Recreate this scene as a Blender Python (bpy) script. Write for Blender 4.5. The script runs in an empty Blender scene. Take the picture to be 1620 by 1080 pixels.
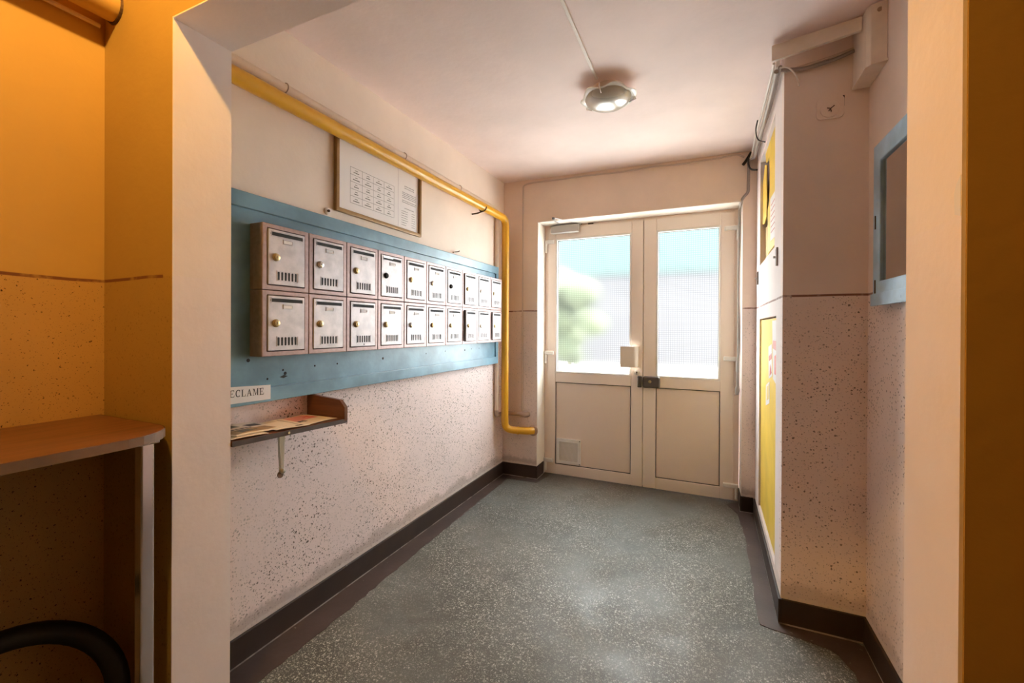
import bpy, math, random
from mathutils import Vector, Matrix

random.seed(7)
sc = bpy.context.scene
PI = math.pi

# ------------------------------------------------------------------ camera, sky, lights, exposure
cam_d = bpy.data.cameras.new('camera')
cam = bpy.data.objects.new('camera', cam_d)
sc.collection.objects.link(cam)
cam_d.sensor_width = 36.0
cam_d.lens = 36.0 * 678.57 / 1620.0
cam_d.shift_y = -19.56 / 1620.0
cam_d.clip_start = 0.02
_y, _p, _r = math.radians(24.0761), math.radians(-0.168), math.radians(-0.2746)
_f = Vector((-math.sin(_y) * math.cos(_p), math.cos(_y) * math.cos(_p), math.sin(_p)))
_rt = Vector((math.cos(_y), math.sin(_y), 0))
_up = _rt.cross(_f)
_rx = _rt * math.cos(_r) - _up * math.sin(_r)
_ux = _rt * math.sin(_r) + _up * math.cos(_r)
cam.matrix_world = Matrix(((_rx.x, _ux.x, -_f.x, 1.6283), (_rx.y, _ux.y, -_f.y, -3.4533),
                           (_rx.z, _ux.z, -_f.z, 1.3), (0, 0, 0, 1)))
sc.camera = cam

SKY = 20.0
world = bpy.data.worlds.new('overcast_sky')
sc.world = world
world.use_nodes = True
bg = world.node_tree.nodes['Background']
bg.inputs['Color'].default_value = (0.95, 0.985, 1.0, 1)
bg.inputs['Strength'].default_value = SKY

sun_d = bpy.data.lights.new('sun', 'SUN')
sun_d.energy = 34.0
sun_d.angle = math.radians(3)
sun_d.color = (1.0, 0.95, 0.88)
sun = bpy.data.objects.new('sun', sun_d)
sc.collection.objects.link(sun)
sun.rotation_euler = Vector((-0.75, 0.12, -1.0)).to_track_quat('-Z', 'Y').to_euler()

# portal guiding the sky's samples through the doorway
pd = bpy.data.lights.new('doorway_portal', 'AREA')
pd.shape = 'RECTANGLE'
pd.size = 1.5
pd.size_y = 1.35
pd.cycles.is_portal = True
po = bpy.data.objects.new('doorway_portal', pd)
sc.collection.objects.link(po)
po.location = (1.09, 0.30, 1.5)
po.rotation_euler = (-PI / 2, 0, 0)          # facing the hall

LAMP_POS = (0.72, -3.30, 2.90)
ld = bpy.data.lights.new('bulb', 'POINT')
ld.energy = 74.0
ld.color = (1.0, 0.57, 0.15)
ld.shadow_soft_size = 0.035
lo = bpy.data.objects.new('bulb', ld)
sc.collection.objects.link(lo)
lo.location = LAMP_POS

vs = sc.view_settings
vs.view_transform = 'Standard'
vs.look = 'None'
vs.exposure = 0.22
vs.gamma = 1.0
vs.use_curve_mapping = False
try:
    sc.cycles.max_bounces = 14
    sc.cycles.diffuse_bounces = 10
    sc.cycles.glossy_bounces = 4
    sc.cycles.transmission_bounces = 8
    sc.cycles.transparent_max_bounces = 8
    sc.cycles.sample_clamp_indirect = 8.0
    sc.cycles.caustics_reflective = False
    sc.cycles.use_denoising = True
except Exception:
    pass

# ------------------------------------------------------------------ materials
def newmat(name):
    m = bpy.data.materials.new(name)
    m.use_nodes = True
    nt = m.node_tree
    return m, nt, nt.nodes['Principled BSDF']

def L(nt, a, b):
    nt.links.new(a, b)

def nd(nt, typ, **kw):
    n = nt.nodes.new(typ)
    for k, v in kw.items():
        setattr(n, k, v)
    return n

def mth(nt, op, a, b=None, clamp=False):
    n = nd(nt, 'ShaderNodeMath', operation=op, use_clamp=clamp)
    for i, v in enumerate((a, b)):
        if v is None:
            continue
        if isinstance(v, (int, float)):
            n.inputs[i].default_value = v
        else:
            L(nt, v, n.inputs[i])
    return n.outputs[0]

def mixc(nt, fac, a, b, mode='MIX'):
    n = nd(nt, 'ShaderNodeMix', data_type='RGBA', blend_type=mode)
    for i, v in ((0, fac), (6, a), (7, b)):
        if isinstance(v, (int, float)):
            n.inputs[i].default_value = v
        elif isinstance(v, tuple):
            n.inputs[i].default_value = (*v[:3], 1)
        else:
            L(nt, v, n.inputs[i])
    return n.outputs[2]

def noise(nt, vec, scale, detail=4, rough=.55):
    n = nd(nt, 'ShaderNodeTexNoise')
    n.inputs['Scale'].default_value = scale
    n.inputs['Detail'].default_value = detail
    n.inputs['Roughness'].default_value = rough
    if vec is not None:
        L(nt, vec, n.inputs['Vector'])
    return n

def ramp(nt, v, lo, hi, a=0., b=1.):
    n = nd(nt, 'ShaderNodeMapRange')
    n.interpolation_type = 'SMOOTHSTEP'
    L(nt, v, n.inputs[0])
    for i, x in enumerate((lo, hi, a, b)):
        n.inputs[i + 1].default_value = x
    return n.outputs[0]

def bump(nt, h, strength, dist, bs):
    n = nd(nt, 'ShaderNodeBump')
    n.inputs['Strength'].default_value = strength
    n.inputs['Distance'].default_value = dist
    L(nt, h, n.inputs['Height'])
    L(nt, n.outputs[0], bs.inputs['Normal'])

def simple(name, col, rough=.5, metal=0., bumpy=0., bscale=60, var=0., spec=.5, coat=0.):
    m, nt, bs = newmat(name)
    bs.inputs['Base Color'].default_value = (*col, 1)
    bs.inputs['Roughness'].default_value = rough
    bs.inputs['Metallic'].default_value = metal
    bs.inputs['Specular IOR Level'].default_value = spec
    bs.inputs['Coat Weight'].default_value = coat
    if bumpy or var:
        g = nd(nt, 'ShaderNodeNewGeometry')
        n = noise(nt, g.outputs['Position'], bscale)
        if bumpy:
            bump(nt, n.outputs[0], bumpy, .002, bs)
        if var:
            n2 = noise(nt, g.outputs['Position'], bscale * .2, 6)
            f = ramp(nt, n2.outputs[0], .3, .7, 1 - var, 1 + var * .6)
            mm = nd(nt, 'ShaderNodeVectorMath', operation='SCALE')
            mm.inputs[0].default_value = col
            L(nt, f, mm.inputs['Scale'])
            L(nt, mm.outputs[0], bs.inputs['Base Color'])
    return m

def specks(nt, vec, scale, cut, k, warp=.35):
    """flecks: voronoi cells with a random size each -> mask"""
    nz = noise(nt, vec, scale * 1.7, 2)
    off = nd(nt, 'ShaderNodeVectorMath', operation='SUBTRACT')
    L(nt, nz.outputs['Color'], off.inputs[0])
    off.inputs[1].default_value = (.5, .5, .5)
    sca = nd(nt, 'ShaderNodeVectorMath', operation='SCALE')
    L(nt, off.outputs[0], sca.inputs[0])
    sca.inputs['Scale'].default_value = warp * 2.4 / scale
    add = nd(nt, 'ShaderNodeVectorMath', operation='ADD')
    L(nt, vec, add.inputs[0])
    L(nt, sca.outputs[0], add.inputs[1])
    v = nd(nt, 'ShaderNodeTexVoronoi')
    v.inputs['Scale'].default_value = scale
    L(nt, add.outputs[0], v.inputs['Vector'])
    sp = nd(nt, 'ShaderNodeSeparateColor')
    L(nt, v.outputs['Color'], sp.inputs[0])
    size = mth(nt, 'MULTIPLY', mth(nt, 'SUBTRACT', sp.outputs[0], cut), k)
    return mth(nt, 'MULTIPLY', mth(nt, 'SUBTRACT', size, v.outputs['Distance']), 9., True), sp.outputs[1]

ZS = 1.446
def wall_paint(name, upper, lower, stripe=True, dens=1.0, dirt=1.0, fleck=(.10, .065, .045), stripe_x=None, zlow=.112):
    m, nt, bs = newmat(name)
    g = nd(nt, 'ShaderNodeNewGeometry')
    pos = g.outputs['Position']
    sx = nd(nt, 'ShaderNodeSeparateXYZ')
    L(nt, pos, sx.inputs[0])
    z = sx.outputs[2]
    big = noise(nt, pos, 1.6, 5)
    wob = noise(nt, pos, 3.0, 2)
    zz = mth(nt, 'ADD', z, mth(nt, 'MULTIPLY', mth(nt, 'SUBTRACT', wob.outputs[0], .5), .012))
    up = mth(nt, 'MULTIPLY', mth(nt, 'SUBTRACT', zz, ZS), 300., True)
    # lower coat with flecks
    a, _ = specks(nt, pos, 92., .48, .85)
    b, _ = specks(nt, pos, 175., .42, .80)
    dm = ramp(nt, noise(nt, pos, 2.3, 3).outputs[0], .30, .62, .25, 1.)
    fl = mth(nt, 'MULTIPLY', mth(nt, 'MAXIMUM', a, mth(nt, 'MULTIPLY', b, .75)), mth(nt, 'MULTIPLY', dm, dens), True)
    low = mixc(nt, fl, lower, fleck)
    col = mixc(nt, up, low, upper)
    # blotches
    blot = ramp(nt, big.outputs[0], .25, .75, .90, 1.05)
    vm = nd(nt, 'ShaderNodeVectorMath', operation='SCALE')
    L(nt, col, vm.inputs[0])
    L(nt, blot, vm.inputs['Scale'])
    col = vm.outputs[0]
    # scuffed, flaking band over the skirting
    if dirt:
        zb = mth(nt, 'SUBTRACT', z, zlow)
        nn = noise(nt, pos, 9., 6, .65)
        band = mth(nt, 'SUBTRACT', mth(nt, 'MULTIPLY', nn.outputs[0], .16), zb)
        f = mth(nt, 'MULTIPLY', mth(nt, 'MULTIPLY', band, 30., True), .62 * dirt)
        col = mixc(nt, f, col, (.36, .28, .24))
        f2 = ramp(nt, mth(nt, 'SUBTRACT', mth(nt, 'MULTIPLY', noise(nt, pos, 30., 4).outputs[0], .04), zb), .0, .01)
        col = mixc(nt, mth(nt, 'MULTIPLY', f2, .6), col, (.74, .66, .60))
    if stripe:
        s = mth(nt, 'MULTIPLY', mth(nt, 'SUBTRACT', .0055, mth(nt, 'ABSOLUTE', mth(nt, 'SUBTRACT', zz, ZS))), 600., True)
        wear = ramp(nt, noise(nt, pos, 14., 4).outputs[0], .36, .50, .35, .95)
        s = mth(nt, 'MULTIPLY', s, wear)
        if stripe_x is not None:
            s = mth(nt, 'MULTIPLY', s, mth(nt, 'LESS_THAN', sx.outputs[0], stripe_x))
        col = mixc(nt, s, col, (.20, .075, .045))
    L(nt, col, bs.inputs['Base Color'])
    bs.inputs['Roughness'].default_value = .62
    bs.inputs['Specular IOR Level'].default_value = .3
    hh = mth(nt, 'ADD', mth(nt, 'MULTIPLY', noise(nt, pos, 34., 5).outputs[0], .7), noise(nt, pos, 7., 3).outputs[0])
    bump(nt, hh, .35, .004, bs)
    return m

UP = (.88, .765, .675)
LOW = (.90, .765, .755)
M = {}
M['wall'] = wall_paint('hall_wall_paint', UP, LOW)
M['wall_end'] = wall_paint('end_wall_paint', (.82, .665, .55), (.79, .655, .58), dens=.45)
M['wall_stub'] = wall_paint('stub_wall_paint', (.85, .725, .66), (.85, .725, .68), dens=.85, dirt=.6)
M['stub_side'] = wall_paint('stub_side_paint', (.82, .735, .715), (.82, .735, .715), dens=0., dirt=.4)
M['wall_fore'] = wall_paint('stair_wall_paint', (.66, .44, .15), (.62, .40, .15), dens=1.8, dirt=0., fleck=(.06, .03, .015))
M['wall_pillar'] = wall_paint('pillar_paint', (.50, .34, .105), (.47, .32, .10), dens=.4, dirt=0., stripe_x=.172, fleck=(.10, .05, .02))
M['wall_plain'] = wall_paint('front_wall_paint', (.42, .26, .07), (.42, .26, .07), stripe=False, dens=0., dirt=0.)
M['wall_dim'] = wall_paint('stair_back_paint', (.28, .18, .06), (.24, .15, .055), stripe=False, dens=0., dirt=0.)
M['jamb'] = wall_paint('jamb_paint', (.92, .83, .79), (.92, .83, .82), stripe=False, dens=0., dirt=0.)
M['ceiling'] = wall_paint('ceiling_paint', (.91, .775, .75), (.91, .775, .75), stripe=False, dens=0., dirt=0.)
M['reveal'] = simple('reveal_plaster', (.83, .76, .68), .6, bumpy=.3, bscale=40)

def terrazzo():
    m, nt, bs = newmat('worn_terrazzo')
    g = nd(nt, 'ShaderNodeNewGeometry')
    pos = g.outputs['Position']
    a, ra = specks(nt, pos, 135., .25, .85, .25)
    b, rb = specks(nt, pos, 250., .20, .9, .2)
    c, rc = specks(nt, pos, 88., .70, 1.0, .3)
    base = mixc(nt, ramp(nt, noise(nt, pos, 2.2, 6).outputs[0], .3, .7), (.060, .062, .052), (.115, .117, .104))
    chips = mth(nt, 'MAXIMUM', a, mth(nt, 'MAXIMUM', mth(nt, 'MULTIPLY', b, .7), c))
    vis = ramp(nt, noise(nt, pos, 1.7, 5, .6).outputs[0], .34, .60, .22, 1.)
    col = mixc(nt, mth(nt, 'MULTIPLY', chips, vis), base, mixc(nt, ra, (.17, .17, .15), (.50, .49, .45)))
    # grime in random patches and trodden in near the door
    gr = ramp(nt, noise(nt, pos, 4.5, 6, .7).outputs[0], .52, .70, 0, .55)
    col = mixc(nt, gr, col, (.05, .048, .04))
    sx_ = nd(nt, 'ShaderNodeSeparateXYZ')
    L(nt, pos, sx_.inputs[0])
    dirt = mth(nt, 'ADD', sx_.outputs[1], mth(nt, 'MULTIPLY', noise(nt, pos, 3.1, 5).outputs[0], .9))
    col = mixc(nt, ramp(nt, dirt, -.45, .55, 0, .6), col, (.095, .075, .052))
    worn_sheen = noise(nt, pos, 1.1, 5, .62)  # bluish worn patches, part of the door's reflection painted into the colour
    col = mixc(nt, ramp(nt, worn_sheen.outputs[0], .50, .66, 0, .28), col, (.120, .150, .152))
    dk, _ = specks(nt, pos, 26., .86, 1.1, .5)
    col = mixc(nt, mth(nt, 'MULTIPLY', dk, .7), col, (.04, .038, .035))
    L(nt, col, bs.inputs['Base Color'])
    r = ramp(nt, noise(nt, pos, 3.3, 5).outputs[0], .3, .7, .44, .66)
    L(nt, r, bs.inputs['Roughness'])
    bs.inputs['Specular IOR Level'].default_value = .42
    hh = noise(nt, pos, 55., 5)
    bump(nt, hh.outputs[0], .25, .003, bs)
    return m
M['floor'] = terrazzo()

def chipped(name, col, chip, rough, amt=.64, scale=22):
    m, nt, bs = newmat(name)
    g = nd(nt, 'ShaderNodeNewGeometry')
    pos = g.outputs['Position']
    n = noise(nt, pos, scale, 6, .68)
    f = ramp(nt, n.outputs[0], amt, amt + .05)
    v = ramp(nt, noise(nt, pos, 5., 4).outputs[0], .3, .7, .8, 1.25)
    vm = nd(nt, 'ShaderNodeVectorMath', operation='SCALE')
    vm.inputs[0].default_value = col
    L(nt, v, vm.inputs['Scale'])
    col = mixc(nt, f, vm.outputs[0], chip)
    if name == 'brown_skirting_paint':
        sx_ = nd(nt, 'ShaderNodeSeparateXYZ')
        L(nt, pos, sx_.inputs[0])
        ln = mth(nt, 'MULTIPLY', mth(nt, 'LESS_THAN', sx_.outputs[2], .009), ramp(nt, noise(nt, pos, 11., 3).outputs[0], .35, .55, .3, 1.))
        col = mixc(nt, ln, col, (.40, .35, .32))  # pale worn line at the foot, its highlight painted into the colour
    L(nt, col, bs.inputs['Base Color'])
    bs.inputs['Roughness'].default_value = rough
    bump(nt, noise(nt, pos, 40., 4).outputs[0], .25, .003, bs)
    return m
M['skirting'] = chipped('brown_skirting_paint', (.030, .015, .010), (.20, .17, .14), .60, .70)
M['border'] = chipped('brown_floor_paint', (.058, .036, .031), (.20, .18, .15), .48, .655, 30)
M['blue'] = chipped('blue_gloss_paint', (.15, .275, .36), (.05, .09, .11), .33, .735, 34)
M['blue_pale'] = chipped('pale_blue_paint', (.36, .545, .71), (.6, .64, .66), .4, .72, 40)
M['box_body'] = simple('mauve_grey_steel', (.34, .235, .22), .40, .45, bumpy=.15, bscale=300, var=.12)
M['box_door'] = simple('brushed_pinkish_steel', (.47, .42, .42), .46, .5, bumpy=.1, bscale=90, var=.16)
M['dark'] = simple('dark_gap', (.012, .010, .009), .8)
M['brass'] = simple('dull_brass', (.45, .35, .18), .35, .8)
M['chrome'] = simple('bright_lock_metal', (.75, .73, .70), .25, .9)
M['card'] = simple('white_card', (.88, .86, .87), .7)
M['paper'] = simple('notice_paper', (.82, .79, .82), .65, var=.06, bscale=20)
M['ink'] = simple('black_ink', (.03, .03, .032), .7)
M['ink_grey'] = simple('grey_ink', (.24, .23, .25), .7)
M['gold'] = simple('brown_gold_frame', (.30, .17, .06), .32, .2, var=.1)
M['yellow'] = simple('yellow_gas_paint', (.72, .37, .022), .30, 0, bumpy=.08, bscale=60, var=.03)
M['yellow_flat'] = simple('yellow_board', (.78, .53, .07), .42, 0, var=.10, bscale=30)
M['yellow_old'] = simple('yellow_brown_board', (.46, .30, .06), .6, 0, var=.2, bscale=40)
M['pipe_paint'] = simple('pipe_wall_paint', (.76, .61, .49), .4, var=.06)
M['pipe_brown'] = simple('pipe_brown_paint', (.42, .29, .21), .45, var=.15)
M['cable'] = simple('pale_cable', (.62, .50, .42), .5)
M['cable_white'] = simple('white_cable', (.74, .68, .62), .45)
M['cable_grey'] = simple('grey_cable', (.30, .25, .22), .5)
M['cable_black'] = simple('black_cable', (.02, .017, .015), .5)
M['iron'] = simple('rusty_iron', (.10, .055, .03), .6, .5, var=.3)
M['steel'] = simple('zinc_steel', (.55, .53, .50), .32, .85)
M['chrome_leg'] = simple('chrome_leg', (.72, .69, .74), .22, .9)
M['pvc'] = simple('white_pvc', (.91, .795, .715), .38, spec=.5)
M['pvc_panel'] = simple('pvc_panel', (.88, .74, .645), .45, bumpy=.05, bscale=200)
M['bead'] = simple('pvc_glazing_bead', (.86, .83, .80), .35)
M['gasket'] = simple('grey_gasket', (.10, .085, .075), .7)
M['plate'] = simple('white_enamel', (.78, .70, .62), .4)
M['lockbox'] = simple('dark_bronze_lock', (.105, .085, .075), .42, .3)
M['silver'] = simple('silver_closer', (.50, .47, .45), .42, .35)
M['alu'] = simple('bright_aluminium', (.80, .78, .76), .28, .8)
M['wood'] = None
M['metal_cream'] = simple('cream_metal', (.80, .70, .61), .5, var=.06)
M['rubber'] = simple('black_rubber', (.012, .011, .011), .55, bumpy=.4, bscale=90)
M['red'] = simple('red_print', (.55, .05, .04), .5)
M['pinkprint'] = simple('pink_print', (.60, .24, .22), .55)
M['ochre'] = simple('ochre_print', (.30, .18, .07), .5, var=.4, bscale=60)
M['olive'] = simple('olive_print', (.11, .09, .05), .5, var=.5, bscale=80)
M['skin'] = simple('beige_print', (.56, .43, .31), .5, var=.3, bscale=60)
M['mottled'] = simple('mottled_grey_reflection', (.68, .62, .68), .5, var=.4, bscale=70)
M['newsprint'] = simple('newsprint', (.72, .63, .53), .6, var=.08, bscale=15)

def wood(name, a, b, rough, axis):
    m, nt, bs = newmat(name)
    g = nd(nt, 'ShaderNodeNewGeometry')
    mp = nd(nt, 'ShaderNodeMapping')
    s = [26., 26., 26.]
    s[axis] = 2.2
    mp.inputs['Scale'].default_value = s
    L(nt, g.outputs['Position'], mp.inputs[0])
    n = noise(nt, mp.outputs[0], 1.6, 7, .62)
    L(nt, mixc(nt, ramp(nt, n.outputs[0], .3, .72), a, b), bs.inputs['Base Color'])
    bs.inputs['Roughness'].default_value = rough
    bump(nt, n.outputs[0], .1, .002, bs)
    return m
M['wood'] = wood('brown_veneer', (.085, .03, .013), (.17, .062, .026), .35, 0)
M['wood_edge'] = simple('worn_board_edge', (.075, .052, .042), .6, var=.2)
M['counter'] = wood('dark_counter_wood', (.10, .04, .016), (.19, .08, .032), .34, 1)
M['counter_edge'] = simple('counter_edge', (.20, .11, .055), .5, var=.2)

def pane_mat():
    """clear patterned glass: small pressed cells, each edge scatters the light"""
    m = bpy.data.materials.new('pressed_grid_glass')
    m.use_nodes = True
    nt = m.node_tree
    for n in list(nt.nodes):
        nt.nodes.remove(n)
    out = nd(nt, 'ShaderNodeOutputMaterial')
    g = nd(nt, 'ShaderNodeNewGeometry')
    sx = nd(nt, 'ShaderNodeSeparateXYZ')
    L(nt, g.outputs['Position'], sx.inputs[0])
    pitch = .0165
    def saw(v):
        f = mth(nt, 'FRACT', mth(nt, 'DIVIDE', v, pitch))
        return mth(nt, 'ABSOLUTE', mth(nt, 'SUBTRACT', f, .5))
    e = mth(nt, 'MAXIMUM', saw(sx.outputs[0]), saw(sx.outputs[2]))
    edge = ramp(nt, e, .30, .46, 1., .66)
    tint = nd(nt, 'ShaderNodeVectorMath', operation='SCALE')
    tint.inputs[0].default_value = (.90, .945, .94)
    L(nt, edge, tint.inputs['Scale'])
    tr = nd(nt, 'ShaderNodeBsdfTransparent')
    L(nt, tint.outputs[0], tr.inputs['Color'])
    rf = nd(nt, 'ShaderNodeBsdfRefraction')
    rf.inputs['Roughness'].default_value = .32
    rf.inputs['IOR'].default_value = 1.12
    L(nt, tint.outputs[0], rf.inputs['Color'])
    tl = nd(nt, 'ShaderNodeBsdfTranslucent')
    L(nt, tint.outputs[0], tl.inputs['Color'])
    gl = nd(nt, 'ShaderNodeBsdfGlossy')
    gl.inputs['Roughness'].default_value = .15
    m1 = nd(nt, 'ShaderNodeMixShader')
    m1.inputs[0].default_value = .84
    L(nt, tr.outputs[0], m1.inputs[1])
    L(nt, rf.outputs[0], m1.inputs[2])
    m2 = nd(nt, 'ShaderNodeMixShader')
    m2.inputs[0].default_value = .012
    L(nt, m1.outputs[0], m2.inputs[1])
    L(nt, tl.outputs[0], m2.inputs[2])
    m3 = nd(nt, 'ShaderNodeMixShader')
    m3.inputs[0].default_value = .05
    L(nt, m2.outputs[0], m3.inputs[1])
    L(nt, gl.outputs[0], m3.inputs[2])
    L(nt, m3.outputs[0], out.inputs[0])
    return m
M['pane'] = pane_mat()

def clear_glass(name, frost, tint=(.9, .9, .9), gloss=.12, groug=.05):
    m = bpy.data.materials.new(name)
    m.use_nodes = True
    nt = m.node_tree
    for n in list(nt.nodes):
        nt.nodes.remove(n)
    out = nd(nt, 'ShaderNodeOutputMaterial')
    tr = nd(nt, 'ShaderNodeBsdfTransparent')
    tr.inputs[0].default_value = (*tint, 1)
    gl = nd(nt, 'ShaderNodeBsdfGlossy')
    gl.inputs['Roughness'].default_value = groug
    df = nd(nt, 'ShaderNodeBsdfDiffuse')
    df.inputs[0].default_value = (.58, .54, .47, 1)
    m1 = nd(nt, 'ShaderNodeMixShader')
    m1.inputs[0].default_value = frost
    L(nt, tr.outputs[0], m1.inputs[1])
    L(nt, df.outputs[0], m1.inputs[2])
    m2 = nd(nt, 'ShaderNodeMixShader')
    fr = nd(nt, 'ShaderNodeFresnel')
    fr.inputs[0].default_value = 1.5
    f = mth(nt, 'MULTIPLY', fr.outputs[0], gloss / .04, True)
    L(nt, f, m2.inputs[0])
    L(nt, m1.outputs[0], m2.inputs[1])
    L(nt, gl.outputs[0], m2.inputs[2])
    L(nt, m2.outputs[0], out.inputs[0])
    return m
M['lamp_glass'] = clear_glass('ribbed_lamp_glass', .92, (.7, .68, .62), .016, .22)
M['lamp_rim'] = simple('lamp_rim_glass', (.92, .90, .84), .15, 0, spec=.8)
M['cab_glass'] = clear_glass('cabinet_glass', .0, (.95, .95, .95), .20, .02)

# ------------------------------------------------------------------ mesh helpers
class MB:
    def __init__(self):
        self.v, self.f = [], []
    def add(self, vs, fs):
        o = len(self.v)
        self.v += [tuple(map(float, p)) for p in vs]
        self.f += [tuple(i + o for i in q) for q in fs]
        return self
    def box(self, a, b):
        (x0, y0, z0), (x1, y1, z1) = a, b
        x0, x1 = sorted((x0, x1)); y0, y1 = sorted((y0, y1)); z0, z1 = sorted((z0, z1))
        return self.hexa([(x0, y0), (x1, y0), (x1, y1), (x0, y1)], z0, z1)
    def hexa(self, foot, z0, z1):
        """prism over a polygon footprint (ccw seen from above)"""
        return self.prism([(x, y, z0) for x, y in foot], (0, 0, z1 - z0))
    def prism(self, poly, vec):
        n = len(poly)
        p = [Vector(q) for q in poly]
        w = Vector(vec)
        nrm = Vector((0, 0, 0))
        for i in range(n):
            a, b = p[i], p[(i + 1) % n]
            nrm += a.cross(b)
        if nrm.dot(w) < 0:
            p.reverse()
        t = [q + w for q in p]
        return self.add(p + t, [tuple(reversed(range(n))), tuple(range(n, 2 * n))] +
                        [(i, (i + 1) % n, (i + 1) % n + n, i + n) for i in range(n)])
    def ring(self, o, i, y0, y1, plane='xz'):
        """rectangular frame, outer o=(a0,b0,a1,b1), inner i, from depth y0 to y1"""
        def P(a, b, d):
            return (a, d, b) if plane == 'xz' else (d, a, b)
        vs = []
        for d in (y0, y1):
            for r in (o, i):
                vs += [P(r[0], r[1], d), P(r[2], r[1], d), P(r[2], r[3], d), P(r[0], r[3], d)]
        fs = []
        for k in range(4):
            j = (k + 1) % 4
            fs += [(k, j, 4 + j, 4 + k), (8 + k, 12 + k, 12 + j, 8 + j), (k, 8 + k, 8 + j, j), (4 + k, 4 + j, 12 + j, 12 + k)]
        return self.add(vs, fs)
    def tube(self, pts, r, seg=10, fillet=0., closed=False):
        pts = [Vector(p) for p in pts]
        if fillet and not closed:
            q = [pts[0]]
            for k in range(1, len(pts) - 1):
                a, b, c = pts[k - 1], pts[k], pts[k + 1]
                d1, d2 = (a - b), (c - b)
                fl = min(fillet, d1.length * .48, d2.length * .48)
                s, e = b + d1.normalized() * fl, b + d2.normalized() * fl
                for t in range(7):
                    u = t / 6
                    q.append(s * (1 - u) ** 2 + b * 2 * u * (1 - u) + e * u * u)
            q.append(pts[-1])
            pts = q
        n = len(pts)
        base = len(self.v)
        prev = None
        rs = r if isinstance(r, (list, tuple)) else [r] * n
        for k in range(n):
            if closed:
                t = (pts[(k + 1) % n] - pts[k - 1]).normalized()
            else:
                t = (pts[min(k + 1, n - 1)] - pts[max(k - 1, 0)]).normalized()
            if prev is None:
                u = t.orthogonal().normalized()
            else:
                u = (prev - t * prev.dot(t)).normalized()
            prev = u
            w = t.cross(u)
            for s in range(seg):
                an = 2 * PI * s / seg
                self.v.append(tuple(pts[k] + (u * math.cos(an) + w * math.sin(an)) * rs[k]))
        lim = n if closed else n - 1
        for k in range(lim):
            for s in range(seg):
                a = base + k * seg + s
                b = base + k * seg + (s + 1) % seg
                k2 = (k + 1) % n
                c = base + k2 * seg + (s + 1) % seg
                d = base + k2 * seg + s
                self.f.append((a, b, c, d))
        if not closed:
            self.f.append(tuple(base + s for s in reversed(range(seg))))
            self.f.append(tuple(base + (n - 1) * seg + s for s in range(seg)))
        return self
    def lathe(self, prof, c, ax=(0, 0, 1), seg=24):
        ax = Vector(ax).normalized()
        u = ax.orthogonal().normalized()
        w = ax.cross(u)
        c = Vector(c)
        base = len(self.v)
        for r, h in prof:
            for s in range(seg):
                a = 2 * PI * s / seg
                self.v.append(tuple(c + ax * h + (u * math.cos(a) + w * math.sin(a)) * r))
        for k in range(len(prof) - 1):
            for s in range(seg):
                a = base + k * seg + s
                b = base + k * seg + (s + 1) % seg
                self.f.append((a, b, b + seg, a + seg))
        self.f.append(tuple(base + s for s in reversed(range(seg))))
        self.f.append(tuple(base + (len(prof) - 1) * seg + s for s in range(seg)))
        return self
    def build(self, name, mat, parent=None, bevel=0., smooth=False, seg=2):
        me = bpy.data.meshes.new(name)
        me.from_pydata(self.v, [], self.f)
        me.update()
        o = bpy.data.objects.new(name, me)
        sc.collection.objects.link(o)
        me.materials.append(M[mat] if isinstance(mat, str) else mat)
        if smooth:
            for p in me.polygons:
                p.use_smooth = True
            try:
                me.set_sharp_from_angle(angle=math.radians(40))
            except Exception:
                pass
        if parent is not None:
            o.parent = parent
            o.matrix_parent_inverse = Matrix.Identity(4)
            if parent.type == 'EMPTY' or True:
                w = parent.matrix_basis
                pl = parent['_loc'] if '_loc' in parent else (0, 0, 0)
                for vtx in me.vertices:
                    vtx.co -= Vector(pl)
            o['_loc'] = parent['_loc'] if '_loc' in parent else (0., 0., 0.)
        if bevel:
            b = o.modifiers.new('edge', 'BEVEL')
            b.width = bevel
            b.segments = seg
            b.limit_method = 'ANGLE'
        return o

def tag(o, label=None, cat=None, group=None, kind=None):
    if label: o['label'] = label
    if cat: o['category'] = cat
    if group: o['group'] = group
    if kind: o['kind'] = kind
    return o

def thing(name, label, cat, loc=(0, 0, 0), group=None, kind=None):
    o = bpy.data.objects.new(name, None)
    o.empty_display_size = .1
    sc.collection.objects.link(o)
    o.location = loc
    o['_loc'] = [float(c) for c in loc]
    return tag(o, label, cat, group, kind)

def struct(name, mb, mat, parent=None, bevel=0.):
    o = mb.build(name, mat, parent, bevel)
    if parent is None:
        o['kind'] = 'structure'
    return o

def ceil_z(x, y):
    return 2.584 - .0148 * x + .0141 * y

# ------------------------------------------------------------------ setting
YJ, YR, XJ, XRJ, ZL = -2.7185, -2.55, .22, 1.930, 2.194     # portal: front, rear, left jamb, right jamb, soffit
XF = -.157                                                   # stair-side left wall
XS0, XS1, YS, XW = 1.9646, 1.9463, -1.2345, 2.248            # stub side (door end / near end), stub front, right wall
HC = 3.00                                                    # stair-side ceiling

struct('floor', MB().box((-.5, -6.3, -.12), (3.6, .30, 0)), 'floor')
# corridor ceiling, slightly out of level
mb = MB()
cx = [(-.2, -2.6), (2.6, -2.6), (2.6, .45), (-.2, .45)]
mb.add([(x, y, ceil_z(x, y)) for x, y in cx] + [(x, y, 2.75) for x, y in cx],
       [(0, 3, 2, 1), (4, 5, 6, 7), (0, 1, 5, 4), (1, 2, 6, 5), (2, 3, 7, 6), (3, 0, 4, 7)])
struct('ceiling', mb, 'ceiling')
struct('ceiling', MB().box((-.5, -6.3, HC), (3.6, YJ + .05, 3.2)), 'wall_dim')
struct('wall_left', MB().box((-.2, YR, 0), (0, .3, 2.7)), 'wall')
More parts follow.
